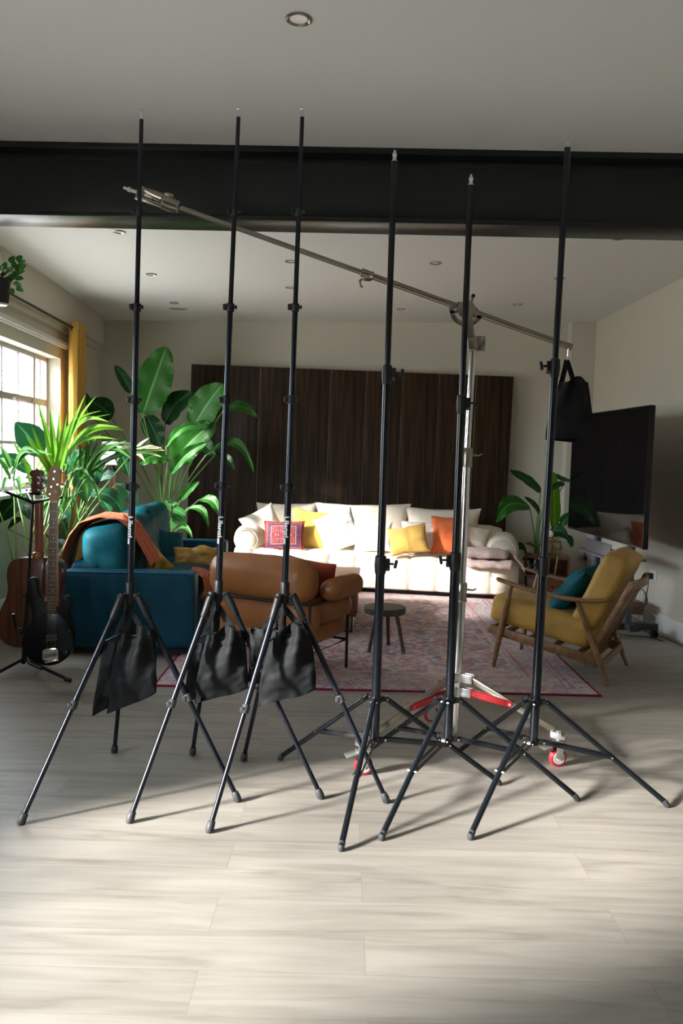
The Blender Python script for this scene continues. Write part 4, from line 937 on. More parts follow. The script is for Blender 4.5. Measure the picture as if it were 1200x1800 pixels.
obj('stretcher', MB(AM).bar((-.29,-.33,.135),(.29,-.33,.135),.02,.045,.006), K['oak'], ac)
cr_ = []
for k in range(9): 
    t = k/8; x = (-.27+.54*t); cr_.append(Vector((x,-.474-.035*sin(pi*t),.640)))
cb_ = MB(AM)
for k in range(8): cb_.bar(cr_[k],cr_[k+1],.022,.052,.003)
obj('crest_rail', cb_, K['oak'], ac)
for k in range(7):
    t = (k+1)/8; x = -.255+.51*t
    obj('back_slat', MB(AM).bar((x,-.238,.16),(x,-.472-.03*sin(pi*t),.63),.018,.010,.003,up=(0,1,1)), K['oak'], ac)
for k in range(4): 
    y = .30-.16*k; obj('seat_slat', MB(AM).bar((-.27,y,.250-.025*k),(.27,y,.250-.025*k),.05,.012,.003), K['oak'], ac)
obj('seat_cushion', MB(AM).softbox((0,.085,.352),(.56,.66,.175),.034,R(9.4,'X'),n=16,bulge=.10,amp=.006), K['mustard'], ac)
obj('back_cushion', MB(AM).softbox((0,-.285,.580),(.54,.160,.50),.034,R(24,'X') ,n=16,bulge=.10,amp=.008), K['mustard'], ac)
pc_ = AM @ Vector((NS*-.02,-.06,.535))
pillow('throw_pillow','teal velvet pillow lying in the mustard armchair','pillow',K['tealp'],pc_,.46,.40,.16,rot=0,lean=-38,yaw=math.degrees(atan2(.5,-.87))-90,seed=41,amp=.016)
# ================================================================== television on its cart
tv = thing('television', (2.20,6.75,.76), 'large black flat television angled on a wheeled cart by the right wall', 'television')
a0 = at(998,927,7.64); a1 = at(1134,964,5.91)
xr,yr,xl,yl = 2.235,5.91,2.135,7.64; zb_,zt_ = .765,1.815; xr -= .03
dv = Vector((xl-xr,yl-yr,0)); WT = dv.length; TVM = T((xr+xl)/2,(yr+yl)/2,0) @ Matrix.Rotation(atan2(dv.y,dv.x),4,'Z')  # local x along the screen (away), +y faces the room
nrm = TVM.to_3x3() @ Vector((0,1,0)); sg = 1 if nrm.x < 0 else -1
obj('casing', MB(TVM).box((0,-sg*.022,(zb_+zt_)/2),(WT,.035,zt_-zb_),bevel=.004).box((0,-sg*.055,(zb_+zt_)/2-.1),(WT*.8,.05,.6),bevel=.02), K['blackplastic'], tv)
obj('screen', MB(TVM).box((0,-sg*.003,(zb_+zt_)/2+.004),(WT-.016,.004,zt_-zb_-.028)), K['screen'], tv)
obj('bezel', MB(TVM).box((0,-sg*.002,zb_+.008),(WT,.008,.016),bevel=.002).box((0,-sg*.002,zt_-.004),(WT,.008,.008)).box((WT/2-.004,-sg*.002,(zb_+zt_)/2),(.008,.008,zt_-zb_)).box((-WT/2+.004,-sg*.002,(zb_+zt_)/2),(.008,.008,zt_-zb_)), K['black'], tv)
tc_ = thing('television_cart', (2.33,6.9,0), 'dark grey two-post wheeled cart carrying the big television', 'cart')
def Tp(x,y,z): return TVM @ Vector((x,-sg*y,z))
for xx in (-.36,.40):
    obj('post', MB().cyl(Tp(xx,.12,.09),Tp(xx,.12,.80),.032,20).cyl(Tp(xx,.12,.80),Tp(xx,.12,1.45),.025,20), mat('slate_grey_paint',(.045,.055,.07),.45), tc_)
    obj('base_bar', MB().bar(Tp(xx,-.12,.095),Tp(xx,.36,.095),.07,.055,.008), K['greyplastic'], tc_)
obj('cross_bar', MB().bar(Tp(-.50,.12,.10),Tp(.50,.12,.10),.07,.05,.006), K['greyplastic'], tc_)
obj('mount_plate', MB().bar(Tp(-.4,.092,1.3),Tp(.4,.092,1.3),.012,.35,.003), K['black'], tc_)
obj('shelf', MB().bar(Tp(-.36,.10,.62),Tp(.40,.10,.62),.30,.02,.004).bar(Tp(-.30,-.02,.67),Tp(.3,-.02,.67),.01,.13,.003), K['greymetal'], tc_)
for (xx,yy) in ((-.36,-.09),(-.36,.34),(.40,-.09),(.40,.34)):
    q = Tp(xx,yy,.032); ws = MB()
    for o_ in (-.016,.016): ws.lathe([(.0001,-.010),(.022,-.010),(.030,-.006),(.031,0),(.030,.006),(.022,.010),(.0001,.010)],T(q+Vector((o_,0,0)))@R(90,'Y'),20)
    cw = obj('castor', ws, K['blackplastic'], tc_)
    obj('castor_stem', MB().cyl(q+Vector((0,0,.01)),q+Vector((0,0,.045)),.008,10), K['steel'], cw)
bx = at(1104,1083,6.9)
t = thing('wooden_box', (2.42,6.98,.12), 'small reddish wooden box standing on the television cart base', 'box')
obj('box_body', MB(T(2.44,6.92,.172)@R(4)).box((0,0,0),(.20,.34,.095),bevel=.004), K['mahog'], t)
obj('box_lid', MB(T(2.44,6.92,.224)@R(4)).box((0,0,0),(.206,.346,.010),bevel=.003), K['mahog'], t)
def cable(pts,label,m,r=.0035):
    P = [Vector(p) for p in pts]; out=[]
    for i in range(len(P)-1):
        p0,p1,p2,p3 = P[max(i-1,0)],P[i],P[i+1],P[min(i+2,len(P)-1)]
        for k in range(6):
            t=k/6; out.append(.5*((2*p1)+(p2-p0)*t+(2*p0-5*p1+4*p2-p3)*t*t+(-p0+3*p1-3*p2+p3)*t**3))
    out.append(P[-1]); tag(obj('power_cable', MB().tube(out,r,8), m), label, 'cable')
cable([(2.55,6.3,.004),(2.48,6.45,.004),(2.30,6.5,.004),(2.25,6.65,.005),(2.42,6.75,.005),(2.60,6.55,.004),(2.64,6.1,.004)],'black cable lying on the floor beside the television cart wheels',K['blackplastic'])
cable([(2.66,7.1,.42),(2.63,7.05,.25),(2.58,6.95,.08),(2.55,6.8,.01),(2.52,6.6,.006),(2.60,6.45,.02),(2.62,6.6,.12),(2.60,6.8,.15),(2.55,6.9,.05)],'thin cream cable looping down by the skirting behind the television cart',mat('cream_cable',(.55,.50,.38),.5))
cable([(2.36,6.6,.75),(2.40,6.58,.62),(2.38,6.6,.48),(2.46,6.52,.36),(2.50,6.55,.26),(2.42,6.62,.19)],'black cable dangling from the television down behind the mustard armchair',K['blackplastic'])
# ================================================================== bedside cabinet, robot lamp, plants right
sc_ = thing('bedside_cabinet', (2.12,8.35,0), 'reddish walnut low cabinet with open shelf and drawer between the cream sofa and the television', 'cabinet')
BM_ = T(2.13,8.36,0) @ R(-12)
sh = MB(BM_)
sh.box((-.215,0,.31),(.02,.34,.20),bevel=.002).box((.215,0,.31),(.02,.34,.20),bevel=.002).box((0,0,.405),(.45,.34,.02),bevel=.002).box((0,0,.215),(.45,.34,.02),bevel=.002).box((0,.165,.31),(.43,.012,.19))
obj('open_shelf', sh, K['mahog'], sc_)
obj('body', MB(BM_).box((.06,0,.11),(.50,.36,.185),bevel=.003), K['mahog'], sc_)
dw = obj('drawer', MB(BM_).box((.06,-.183,.11),(.46,.014,.15),bevel=.002), K['mahog'], sc_)
obj('knob', MB(BM_).lathe([(.004,0),(.006,.012),(.014,.02),(.015,.026),(.0001,.032)],T(.06,-.19,.12)@R(90,'X'),16), K['blackplastic'], dw)
rb = thing('robot_lamp', (2.10,8.22,.415), 'brass pipe figure lamp with a white bulb head sitting on the walnut cabinet', 'lamp')
rm = BM_ @ T(.05,-.09,.415)
def br(*pts,r=.010): return MB(rm).tube(list(pts),r,10)
def fit(mb,p,r=.015): mb.softbox(p,(r*2,r*2,r*2),r*.9,n=4); return mb
g = br((0,0,.02),(0,0,.06),(0,0,.17),r=.011); [fit(g,p) for p in ((0,0,.02),(0,0,.10),(0,0,.17))]; g.tube([(-.07,0,.155),(.07,0,.155)],.010,10).tube([(0,0,.17),(0,.004,.205)],.010,10)
obj('torso', g, K['brass'], rb)
g = br((.07,0,.155),(.085,-.05,.09),(.02,-.09,.085),(-.015,-.085,.16)); [fit(g,p) for p in ((.07,0,.155),(.085,-.05,.09),(.02,-.09,.085))]; obj('arm', g, K['brass'], rb)
g = br((-.07,0,.155),(-.09,-.05,.08),(-.055,-.10,.05)); [fit(g,p) for p in ((-.07,0,.155),(-.09,-.05,.08))]; obj('arm', g, K['brass'], rb)
for s_ in (-1,1):
    g = br((s_*.035,0,.015),(s_*.055,-.13,.03),(s_*.03-.005,-.15,-.17)); [fit(g,p) for p in ((s_*.035,0,.018),(s_*.055,-.13,.03),(s_*.03-.005,-.15,-.16))]
    g.tube([(s_*.03-.005,-.145,-.17),(s_*.03-.005,-.20,-.175)],.011,10); obj('leg', g, K['brass'], rb)
obj('lamp_socket', MB(rm).tube([(0,.004,.20),(-.01,-.01,.225),(-.022,-.028,.235)],[.020,.024,.020],14), K['brass'], rb)
obj('bulb', MB(rm).lathe([(.0001,-.038),(.02,-.033),(.034,-.018),(.038,0),(.034,.018),(.02,.033),(.0001,.038)],T(-.035,-.05,.235),24), K['bulb'], rb)
# ================================================================== plants
def leafmesh(mb, base, tip, wd, nrm=(0,-1,.25), arch=.08, fold=.22, shape=.62, ripple=.05, nu=8, nv=18, twist=0, peak=.45):
    base = Vector(base); tip = Vector(tip); d = tip-base; L = d.length; dn = d.normalized(); n0 = Vector(nrm).normalized()
    n0 = (n0-dn*n0.dot(dn)); n0 = n0.normalized() if n0.length>1e-4 else dn.orthogonal()
    s0 = dn.cross(n0); sd = random.random()*50; upv = Vector((0,0,1)); upv = upv-dn*upv.dot(dn)
    def f(u,v):
        a = u*2-1; c = base+d*v + upv*arch*L*sin(pi*v)
        pk = v**(.7/peak*.5); w_ = wd/2*max(0,sin(pi*min(1,pk*.985+.012)))**shape
        rip = ripple*wd*sin(v*19+sd+a*1.5)*abs(a)**2
        th = twist*v; s = s0*cos(th)+n0*sin(th); n = n0*cos(th)-s0*sin(th)
        return c + s*a*w_ + n*(fold*abs(a)*w_ + rip)
    mb.grid(f,nu,nv); return mb
def leaf(root, base, tip, wd, m, name='leaf', **k):
    return obj(name, leafmesh(MB(), base, tip, wd, **k), m, root, 0)
def stem(root, a, b_, r=.008, sag=.06, m=None, name='stem', out=None):
    a = Vector(a); b_ = Vector(b_); k = Vector((b_.x-a.x,b_.y-a.y,0))
    pts = [a.lerp(b_,t) - k*sag*sin(pi*t)*2 for t in [i/10 for i in range(11)]]
    return obj(name, MB().tube(pts,[r*(1.25-.6*i/10) for i in range(11)],8), m or K['stem'], root)
def potmesh(c, r, h, m, root, name='pot', flute=0, fn=0):
    mb = MB(T(c)).lathe([(.0001,0),(r*.78,0),(r*.80,.01),(r,h-.02),(r*1.03,h-.015),(r*1.03,h),(r*.94,h),(r*.92,h-.03)],seg=48 if not flute else 96,flute=flute,fn=fn)
    p = obj(name, mb, m, root, 40); obj('soil', MB(T(c)).lathe([(.0001,h-.028),(r*.93,h-.03),(r*.9,h-.06),(.0001,h-.06)],seg=24), K['soil'], root); return p
def px2m(n,Y): return n*Y/FPX
# big bird of paradise ----------------------------------------------
Y = 8.55
base = Vector((at(290,960,Y).x,Y+.1,0))
bp = thing('bird_of_paradise', base, 'tall bird of paradise plant with huge paddle leaves left of the walnut panelling', 'plant')
potmesh(base,.19,.36,K['pot'],bp)
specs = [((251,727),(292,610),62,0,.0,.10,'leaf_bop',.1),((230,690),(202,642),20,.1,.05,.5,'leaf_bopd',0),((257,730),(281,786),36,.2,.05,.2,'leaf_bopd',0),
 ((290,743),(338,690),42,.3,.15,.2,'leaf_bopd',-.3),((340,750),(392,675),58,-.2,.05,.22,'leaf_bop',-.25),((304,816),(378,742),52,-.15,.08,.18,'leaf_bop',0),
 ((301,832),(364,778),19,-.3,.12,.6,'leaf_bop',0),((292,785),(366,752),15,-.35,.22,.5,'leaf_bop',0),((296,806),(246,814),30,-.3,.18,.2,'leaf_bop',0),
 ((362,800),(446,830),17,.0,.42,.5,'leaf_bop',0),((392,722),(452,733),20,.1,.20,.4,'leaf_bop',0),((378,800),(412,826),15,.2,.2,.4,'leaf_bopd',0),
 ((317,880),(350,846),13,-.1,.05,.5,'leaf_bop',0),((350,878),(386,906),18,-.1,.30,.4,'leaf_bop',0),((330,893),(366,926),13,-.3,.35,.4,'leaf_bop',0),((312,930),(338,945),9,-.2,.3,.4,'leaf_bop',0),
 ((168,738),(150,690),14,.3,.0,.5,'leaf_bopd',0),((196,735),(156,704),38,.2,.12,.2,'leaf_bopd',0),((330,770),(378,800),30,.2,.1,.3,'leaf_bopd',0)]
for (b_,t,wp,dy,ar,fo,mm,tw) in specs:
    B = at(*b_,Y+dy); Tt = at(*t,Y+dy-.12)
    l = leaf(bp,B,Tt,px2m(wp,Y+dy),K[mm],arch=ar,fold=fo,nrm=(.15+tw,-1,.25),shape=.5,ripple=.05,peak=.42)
    stem(bp, base+Vector((random.uniform(-.08,.08),random.uniform(-.08,.08),.33)), B, .0105, .10)
# kentia palm --------------------------------------------------------
Yk = 5.95
kb = Vector((fl(22,1140).x+.05,5.75,0)); kp = thing('palm', kb, 'bright green palm with arching strap leaflets before the window, in a black pot', 'plant')
potmesh(kb,.17,.30,K['pot'],kp)
def fan(cen, tips, dpt, m, wpx_, nm='frond', arch=.12):
    C = at(*cen,dpt); mb = MB()
    for i,tp_ in enumerate(tips):
        aa = tp_[2] if len(tp_)>2 else arch; dz = random.uniform(-.35,.25)
        off = Vector((random.uniform(-.02,.02),random.uniform(-.03,.03),random.uniform(-.05,.06)))
        leafmesh(mb, C+off, at(tp_[0],tp_[1],dpt+dz), px2m(wpx_*random.uniform(.8,1.15),dpt), nrm=(random.uniform(-.4,.4),-1,.4), arch=aa, fold=.3, shape=.75, ripple=.0, nu=4, nv=14, peak=.5)
    o = obj(nm, mb, m, kp, 0); stem(kp, kb+Vector((random.uniform(-.05,.05),random.uniform(-.05,.05),.27)), C, .008, .05, name='frond_stem'); return o
fan((98,842),[(67,708),(88,718),(105,722),(118,726),(134,722),(78,760),(56,750),(45,765),(122,745)],Yk,K['leaf_palm'],11,arch=.02)
fan((112,812),[(151,692),(170,695),(146,722),(196,728,.35),(178,722,.3),(192,742,.25),(212,752,.2),(226,758,.22),(205,772,.2)],Yk,K['leaf_palm'],9)
fan((118,842),[(216,768,.15),(238,782,.2),(224,795,.2),(180,760),(160,752),(200,800,.2),(185,835,.3),(165,870,.4)],Yk+.15,K['leaf_palmd'],8)
fan((150,842),[(155,762,.0),(140,775,.02),(172,775,.1),(222,775,.15),(262,782,.1),(286,790,.08),(278,800,.12),(240,815,.3),(152,905,.2),(128,885,.3),(175,890,.3)],Yk+.1,K['leaf_palmd'],9)
fan((22,838),[(0,783,.1),(-14,795,.1),(-10,815,.2),(54,795,.25),(70,800,.25),(60,825,.3),(92,800,.2),(5,870,.3),(38,880,.3)],Yk-.1,K['leaf_palmd'],9)
fan((60,850),[(22,775,.05),(35,790,.1),(130,790,.2),(110,870,.4),(92,895,.5),(30,870,.3),(140,830,.3)],Yk+.2,K['leaf_palm'],8)
fan((108,900),[(70,870,.2),(88,850,.1),(125,840,.1),(150,860,.2),(70,930,.4),(140,925,.4),(60,900,.3),(100,960,.3)],Yk+.3,K['leaf_palmd'],9)
fan((230,800),[(262,770,.05),(285,788,.08),(290,792,.1),(283,803,.1),(255,812,.15),(210,780,.1),(205,812,.2)],7.0,mat('dried_palm_leaf',(.36,.34,.17),.8),7,nm='dry_frond')
for (a,b_) in (((22,985),(-6,885)),((28,985),(24,845)),((48,985),(90,840)),((60,985),(100,900))): stem(kp, at(*a,5.7), at(*b_,5.7), .006,.05,name='frond_stem')
# peace lily type plant ----------------------------------------------
Yl = 7.0; lb = Vector((at(120,960,Yl).x,Yl,0)); lp = thing('peace_lily', lb, 'dark glossy broad-leaved plant between the guitars and the mustard curtain', 'plant')
potmesh(lb,.17,.32,K['pot'],lp)
for (b_,t,wp,dy,ar,fo) in [((74,802),(27,742),52,-.2,.06,.15),((165,798),(167,858),30,-.3,.05,.2),((142,826),(150,882),36,-.4,.08,.2),((153,868),(220,912),30,-.3,.25,.2),((208,788),(226,836),30,0,.1,.2),
   ((45,872),(0,918),36,-.5,.15,.15),((70,925),(118,908),24,-.5,.1,.2),((30,888),(55,915),17,-.4,.15,.2),((48,832),(-4,800),26,-.4,.15,.2),((55,830),(95,862),22,-.2,.2,.2),((98,948),(122,975),18,-.3,.1,.2),
   ((120,800),(168,820),34,.1,.1,.2),((205,850),(240,900),26,.3,.2,.2),((14,930),(42,912),14,-.5,.1,.3),((175,845),(205,838),20,.2,.15,.2),((100,880),(120,920),26,-.2,.1,.2),((130,790),(118,835),28,.1,.1,.2),((180,880),(195,905),16,.2,.1,.2)]:
    B = at(*b_,Yl+dy); Tt = at(*t,Yl+dy-.1); leaf(lp,B,Tt,px2m(wp,Yl+dy),K['leaf_lily'],arch=ar,fold=fo,nrm=(.3,-1,.6),shape=.8,ripple=.02,peak=.38)
    stem(lp, lb+Vector((random.uniform(-.06,.06),random.uniform(-.06,.06),.30)), B, .006, .10)
# small rubber plant in white fluted planter --------------------------
Yf = 7.95; fb = Vector((at(301,945,Yf).x,Yf,0)); fp = thing('rubber_plant', fb, 'small rubber plant with round glossy leaves in a white fluted planter behind the teal sofa', 'plant')
potmesh(fb,.085,.53,K['whitepot'],fp,name='fluted_planter',flute=.06,fn=26)
obj('stem', MB().tube([fb+Vector((0,0,.5)),at(302,920,Yf),at(299,880,Yf)],[.006,.005,.004],8), mat('woody_stem',(.18,.11,.06),.7), fp)
for (b_,t,wp,dy) in [((301,908),(285,900),15,-.1),((299,915),(289,938),24,-.15),((299,897),(287,890),12,0),((304,895),(326,906),14,-.05),((303,905),(311,914),10,0),((305,905),(328,926),14,0),((299,885),(297,876),8,0),((302,888),(313,884),7,0),((300,892),(290,880),10,.05),((303,912),(318,922),12,.1)]:
    leaf(fp, at(*b_,Yf), at(*t,Yf+dy), px2m(wp,Yf), K['leaf_ficus'], arch=.08, fold=.12, nrm=(.2,-1,.5), shape=.55, ripple=0, nv=12, peak=.5)
# right bird of paradise ------------------------------------------------
Yr = 8.62; rb_ = Vector((at(940,985,Yr).x,Yr,0)); rp_ = thing('bird_of_paradise', rb_, 'smaller bird of paradise plant in the right back corner behind the walnut cabinet', 'plant')
potmesh(rb_,.11,.36,K['pot'],rp_)
for (b_,t,wp,dy,ar,fo,mm) in [((950,865),(895,827),17,-.1,.06,.3,'leaf_bopd'),((948,903),(921,873),10,-.1,.1,.4,'leaf_bopd'),((930,890),(871,918),30,-.2,.30,.25,'leaf_bop'),((974,931),(973,830),22,-.05,0,.2,'leaf_palm'),
   ((992,850),(966,862),10,-.1,.1,.4,'leaf_bopd'),((975,834),(1006,846),9,0,-.1,.4,'leaf_bopd'),((985,922),(1010,902),18,-.1,.1,.2,'leaf_bop'),((962,943),(1000,948),24,-.3,.35,.2,'leaf_bopd'),((996,940),(1005,962),12,-.3,.1,.3,'leaf_bopd'),
   ((927,977),(896,975),13,-.15,.45,.3,'leaf_bopd'),((938,962),(922,955),6,-.1,.1,.4,'leaf_bop'),((935,975),(917,985),8,-.2,.1,.4,'leaf_bop')]:
    B = at(*b_,Yr+dy); Tt = at(*t,Yr+dy-.08); leaf(rp_,B,Tt,px2m(wp,Yr),K[mm],arch=ar,fold=fo,nrm=(.1,-1,.3),shape=.55,ripple=.06,peak=.45)
    stem(rp_, rb_+Vector((random.uniform(-.02,.02),random.uniform(-.02,.02),.34)), B, .008, .12)
# hanging plant ----------------------------------------------------------
Yh = 5.2; hc_ = at(-1,512,Yh); hp = thing('hanging_plant', hc_+Vector((0,0,-.07)), 'small leafy plant in a dark pot hanging from the ceiling at the left edge', 'plant')
M = T(hc_+Vector((0,0,-.075)))
obj('pot', MB(M).lathe([(.0001,.0),(.050,.0),(.056,.012),(.066,.14),(.069,.145),(.069,.152),(.063,.152),(.060,.13)],seg=36), K['pot'], hp)
obj('saucer', MB(M).lathe([(.0001,-.012),(.045,-.012),(.054,-.002),(.050,.0)],seg=32), K['whitepot'], hp)
hook = Vector((hc_.x-.09,hc_.y,CZ))
for a in (0,2.1,4.2): obj('wire', MB().tube([M@Vector((.066*cos(a+.3),.066*sin(a+.3),.15)), hook+Vector((0,0,-.01))],.0014,6), K['greymetal'], hp)
hr = random.Random(3)
for (x,y) in [(34,455),(21,457),(40,468),(30,470),(36,478),(24,466),(8,468),(3,472),(12,480),(34,490),(22,488),(30,500),(34,508),(20,512),(14,492),(5,484),(28,482),(18,474),(38,462),(9,500)]:
    c_ = at(x,y,Yh+hr.uniform(-.08,.08)); dr_ = (c_-(hc_+Vector((0,0,.08)))); dr_ = dr_.normalized() if dr_.length>.01 else Vector((0,0,1))
    leaf(hp, c_-dr_*.022, c_+dr_*.028, .038, K['leaf_ficus'], arch=.05, fold=.15, nrm=(hr.uniform(-.6,.6),-1,hr.uniform(-.4,.6)), shape=.55, ripple=0, nv=10, peak=.55)
for e_ in ((30,470),(34,500),(8,475)): stem(hp, hc_+Vector((0,0,.06)), at(*e_,Yh), .0035, -.05)
# tripod lamp --------------------------------------------------------------
Yt = 8.3; ap = at(199,822,Yt); tl = thing('tripod_lamp', (ap.x,ap.y,0), 'reddish wooden tripod floor lamp with a white drum shade behind the teal sofa', 'lamp')
obj('shade', MB(T(at(207,797,Yt))).lathe([(.150,.115),(.155,.115),(.178,-.113),(.174,-.113),(.146,.115)],seg=48), K['shade'], tl)
obj('lamp_neck', MB().cyl(ap+Vector((0,0,-.09)),ap+Vector((0,0,.12)),.016,16).cyl(ap+Vector((0,0,-.10)),ap+Vector((0,0,.0)),.03,18), K['black'], tl)
obj('bulb', MB(T(ap+Vector((0,0,.16)))).lathe([(.0001,-.04),(.022,-.03),(.03,0),(.022,.028),(.0001,.038)],seg=18), K['bulb'], tl)
for (bx_,by_) in ((at(184,926,Yt).x-ap.x,-.05),(at(215,915,Yt).x-ap.x,-.10),(-.06,.30)):
    s_ = 1.2/.72 if by_ > .2 else 1.0/.47*1.15
    d_ = Vector((bx_,by_,0)); e_ = Vector((ap.x,ap.y,0))+ d_*1.9 if by_<.2 else Vector((ap.x-.08,ap.y+.30,0)); e_.z = .012
    obj('leg', MB().bar(ap+Vector((d_.x*.1,d_.y*.1,-.03)), e_, .026,.018,.004), K['copperwood'], tl)
obj('pull_cord', MB().cyl(ap+Vector((.02,-.03,-.02)),ap+Vector((.035,-.03,-.42)),.002,6), K['greymetal'], tl)
# ================================================================== guitars
def zp(x,y): return (x/4.5, 820+y/4.5)
def outline(pts, Yd): return [(lambda p:(p.x,p.z))(at(*zp(*q),Yd)) for q in pts]
def smooth(pts,k=4,closed=True):
    n = len(pts); out=[]
    for i in range(n):
        p0,p1,p2,p3 = [Vector(pts[(i+j)%n]) for j in (-1,0,1,2)]
        for s in range(k):
            t=s/k; out.append(tuple(.5*((2*p1)+(p2-p0)*t+(2*p0-5*p1+4*p2-p3)*t*t+(-p0+3*p1-3*p2+p3)*t**3)))
    return out
XZ = Matrix(((1,0,0,0),(0,0,1,0),(0,1,0,0),(0,0,0,1)))   # prism (x,y,z)->(x, depth z, height y)
Ya = 5.02
ag = thing('acoustic_guitar', Vector((at(55,1135,Ya).x,Ya,at(55,1135,Ya).z)), 'mahogany acoustic guitar with its back to the camera on the guitar stand', 'guitar')
bo = smooth(outline([(130,733),(250,724),(370,727),(445,745),(478,800),(484,880),(470,960),(470,1040),(495,1120),(525,1210),(515,1310),(450,1385),(350,1420),(240,1432),(110,1425),(25,1385),(-15,1310),(-12,1210),(15,1120),(52,1040),(66,960),(58,870),(72,780)],Ya))
bd_ = obj('body', MB().prism(bo,Ya,Ya+.105,XZ,.004), K['acback'], ag, 50)
obj('body_side_binding', MB().tube([Vector((x,Ya+.001,z)) for x,z in bo],.0035,6,closed=True), K['rosewood'], bd_)
nk = outline([(272,285),(322,285),(322,730),(246,730)],Ya); 
obj('neck', MB().softbox(Vector(((nk[0][0]+nk[1][0])/2-.004,Ya+.035,(nk[0][1]+nk[2][1])/2)),(.056,.034,nk[0][1]-nk[2][1]+.04),.016,n=10).softbox(Vector(((nk[2][0]+nk[3][0])/2,Ya+.03,nk[2][1]+.012)),(.058,.07,.06),.02), K['neckwood'], ag)
obj('headstock', MB().prism(outline([(216,48),(240,28),(262,30),(275,16),(290,30),(308,28),(332,46),(324,110),(334,192),(316,228),(248,228),(228,192),(236,110)],Ya),Ya+.03,Ya+.048,XZ,.002), K['acback'], ag)
for (x,s_) in ((245,-1),(308,1)):
    for y in (88,134,188):
        p = at(*zp(x,y),Ya+.022); obj('tuning_peg', MB().softbox(p,(.016,.012,.016),.004,n=4).cyl(p,p+Vector((s_*.022,0,0)),.0022,8).softbox(p+Vector((s_*.028,0,0)),(.014,.007,.017),.0034,n=4), K['steel'], ag)
Yg = 4.62
bg_ = thing('bass_guitar', Vector((at(85,1170,Yg).x,Yg,at(85,1170,Yg).z)), 'dark red-black bass guitar with maple headstock facing the camera on the guitar stand', 'guitar')
bo = smooth(outline([(212,975),(216,920),(235,885),(262,878),(290,892),(300,930),(302,975),(320,1020),(350,1046),(380,1052),(450,1112),(472,1096),(494,1046),(520,1022),(545,1034),(554,1080),(547,1140),(555,1205),(576,1290),(583,1370),(565,1450),(520,1520),(450,1565),(370,1578),(290,1560),(220,1515),(182,1460),(168,1400),(182,1340),(217,1280),(243,1230),(249,1180),(238,1120),(220,1040)],Yg),3)
obj('body', MB().prism(bo,Yg,Yg+.042,XZ,.007,3), K['burst'], bg_, 50)
pg_ = obj('pickguard', MB().prism(smooth(outline([(372,1142),(332,1180),(306,1250),(300,1330),(320,1388),(372,1410),(448,1412),(490,1468),(515,1500),(545,1488),(572,1440),(577,1370),(558,1290),(510,1212),(450,1155)],Yg),3),Yg-.003,Yg+.001,XZ,.0008), K['blackgloss'], bg_, 50)
for q in ((524,1468),(360,1160),(548,1300)): 
    p = at(*zp(*q),Yg-.006); obj('control_knob' if q[0]==524 else 'screw', MB().lathe([(.0001,-.006),(.006 if q[0]==524 else .002,-.005),(.007 if q[0]==524 else .0025,.004)],T(p)@R(-90,'X'),16), K['satin'], pg_)
pa,pb = at(*zp(362,1330),Yg-.006), at(*zp(452,1385),Yg-.006)
pk = obj('pickup', MB().softbox((pa+pb)/2,(abs(pb.x-pa.x),.012,abs(pa.z-pb.z)),.005), K['blackplastic'], bg_)
dd_ = MB()
for i in range(5):
    for y in (1342,1376): p = at(*zp(370+19*i,y-i*2.5),Yg-.0125); dd_.lathe([(.0001,-.001),(.0026,-.0008),(.003,.002)],T(p)@R(-90,'X'),10)
obj('pole_piece', dd_, K['steel'], pk)
bc = obj('bridge', MB().prism(smooth(outline([(345,1450),(400,1436),(455,1440),(462,1480),(455,1525),(400,1535),(345,1530),(338,1490)],Yg),3),Yg-.006,Yg+.001,XZ,.001), K['steel'], bg_)
sb = MB()
for i in range(5): p = at(*zp(358+21*i,1498-i*3),Yg-.010); sb.softbox(p,(.014,.008,.024),.003,n=3)
obj('saddle', sb, K['satin'], bc)
obj('chrome_edge', MB().bar(at(*zp(355,1552),Yg-.004),at(*zp(465,1530),Yg-.004),.008,.010,.002), K['steel'], bc)
n0,n1 = outline([(398,285),(452,285)],Yg),outline([(448,1165),(368,1165)],Yg)
obj('neck', MB().prism(outline([(396,270),(452,270),(452,1105),(352,1060),(368,1020)],Yg),Yg-.004,Yg+.022,XZ,.002), K['maple'], bg_)
fb_ = obj('fretboard', MB().prism(outline([(400,285),(453,285),(450,1165),(370,1165)],Yg),Yg-.010,Yg-.004,XZ,.0008), K['rosewood'], bg_)
fr_ = MB(); 
for i in range(21):
    t = 1-2**(-i/12.0); t = t/.704; y = 285+870*t; xl_,xr_ = 400-30*t,453-3*t; fr_.bar(at(*zp(xl_,y),Yg-.0108),at(*zp(xr_,y),Yg-.0108),.0016,.002,0)
obj('fret', fr_, K['satin'], fb_)
dt = MB()
for i in (3,5,7,9,12,15,17): 
    t=(1-2**(-(i-.5)/12))/.704; p=at(*zp(427-14*t,285+870*t),Yg-.0105); dt.lathe([(.0001,-.0006),(.003,-.0004),(.003,.001)],T(p)@R(-90,'X'),10)
obj('fret_dot', dt, K['letter'], fb_)
obj('headstock', MB().prism(smooth(outline([(398,280),(392,250),(368,236),(364,200),(374,120),(386,55),(402,8),(432,-6),(466,8),(480,60),(478,120),(470,180),(479,212),(462,240),(452,280)],Yg),3),Yg-.002,Yg+.014,XZ,.002), K['maple'], bg_)
for (x,y,s_) in ((436,40,1),(428,98,-1),(458,142,1),(410,160,-1),(398,218,-1)):
    p = at(*zp(x,y),Yg-.006); obj('tuning_peg', MB().lathe([(.0001,-.010),(.005,-.010),(.0055,-.002),(.009,-.001),(.009,.006)],T(p)@R(-90,'X'),16).cyl(p+Vector((0,.018,0)),p+Vector((s_*(.045 if s_<0 else .03),.018,.002)),.003,8).softbox(p+Vector((s_*(.050 if s_<0 else .036),.018,.002)),(.020,.007,.022),.0034,n=4), K['steel'], bg_)
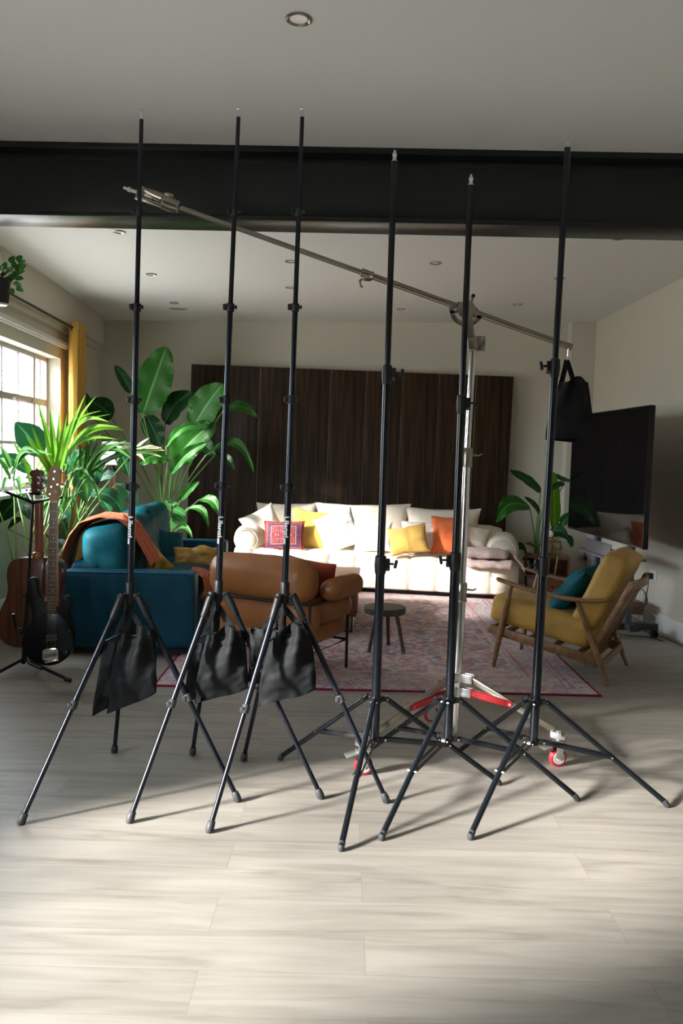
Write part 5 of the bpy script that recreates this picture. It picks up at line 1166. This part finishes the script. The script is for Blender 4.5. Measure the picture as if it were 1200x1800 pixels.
p = at(*zp(438,200),Yg-.004); lo_ = obj('logo_disc', MB().lathe([(.0001,-.001),(.0085,-.001),(.0085,.002)],T(p)@R(-90,'X'),20), K['letter'], bg_); obj('logo_ring', MB().tube([p+Vector((.0035*cos(a*pi/8),-.0016,.0045*sin(a*pi/8))) for a in range(16)],.0008,6,closed=True), K['black'], lo_)
st_ = MB()
for i in range(5): st_.cyl(at(*zp(406+10*i,270),Yg-.013), at(*zp(374+16*i,1500),Yg-.016), .0006,6)
obj('string', st_, K['satin'], bg_)
# stand
Ys = 4.86
gs = thing('guitar_stand', Vector((fl(42,1173).x,4.86,0)), 'black folding double guitar stand holding the two guitars left of the teal sofa', 'guitar stand')
c_ = at(41,1172,Ys); tp_ = at(58,886,Ys)
obj('pole', MB().cyl(c_+Vector((0,0,.02)),lerp(c_,tp_,.42),.0135,14).cyl(lerp(c_,tp_,.42),tp_,.0085,14), K['black'], gs)
for q in (fl(-22,1196),fl(124,1200),Vector((c_.x+.02,c_.y+.36,0))):
    lg = obj('leg', MB().tube([c_+Vector((0,0,.05)),c_.lerp(q,.12)+Vector((0,0,.045)),q+Vector((0,0,.012))],.0105,12), K['black'], gs)
    obj('rubber_foot', MB().tube([q+Vector((0,0,.013))+(c_-q).normalized()*.04,q+Vector((0,0,.013))],[.014,.0135],12), K['blackplastic'], lg)
obj('collar', MB().cyl(lerp(c_,tp_,.20),lerp(c_,tp_,.26),.019,14), K['blackplastic'], gs)
obj('collar', MB().cyl(lerp(c_,tp_,.42),lerp(c_,tp_,.46),.014,14).cyl(lerp(c_,tp_,.44),lerp(c_,tp_,.44)+Vector((-.035,-.02,0)),.006,8), K['blackplastic'], gs)
obj('yoke', MB().tube([at(*zp(35,197),Ys-.06),at(*zp(70,210),Ys-.05),at(*zp(180,255),Ys-.01),at(*zp(262,285),Ys),at(*zp(350,265),Ys-.04),at(*zp(420,250),Ys-.16),at(*zp(488,245),Ys-.20)],[.007,.009,.009,.013,.009,.009,.008],12).tube([at(*zp(262,285),Ys),at(*zp(225,215),Ya-.02),at(*zp(345,215),Ya-.02)],.008,10), K['black'], gs)
obj('foam_tip', MB().tube([at(*zp(26,193),Ys-.062),at(*zp(64,208),Ys-.05)],[.009,.009],12), K['whitepot'], gs)
lo_ = lerp(c_,tp_,.24)
obj('cradle_arm', MB().tube([lo_,lo_+Vector((-.05,-.02,-.005)),at(*zp(105,1165),Ys-.05)],.009,10).tube([lo_,at(*zp(150,1330),Ys-.03)],.008,10), K['black'], gs)
obj('cradle_arm', MB().tube([lo_+Vector((0,0,-.11)),lo_+Vector((.06,-.10,-.19)),at(*zp(330,1600),Yg+.02)],.009,10), K['black'], gs)
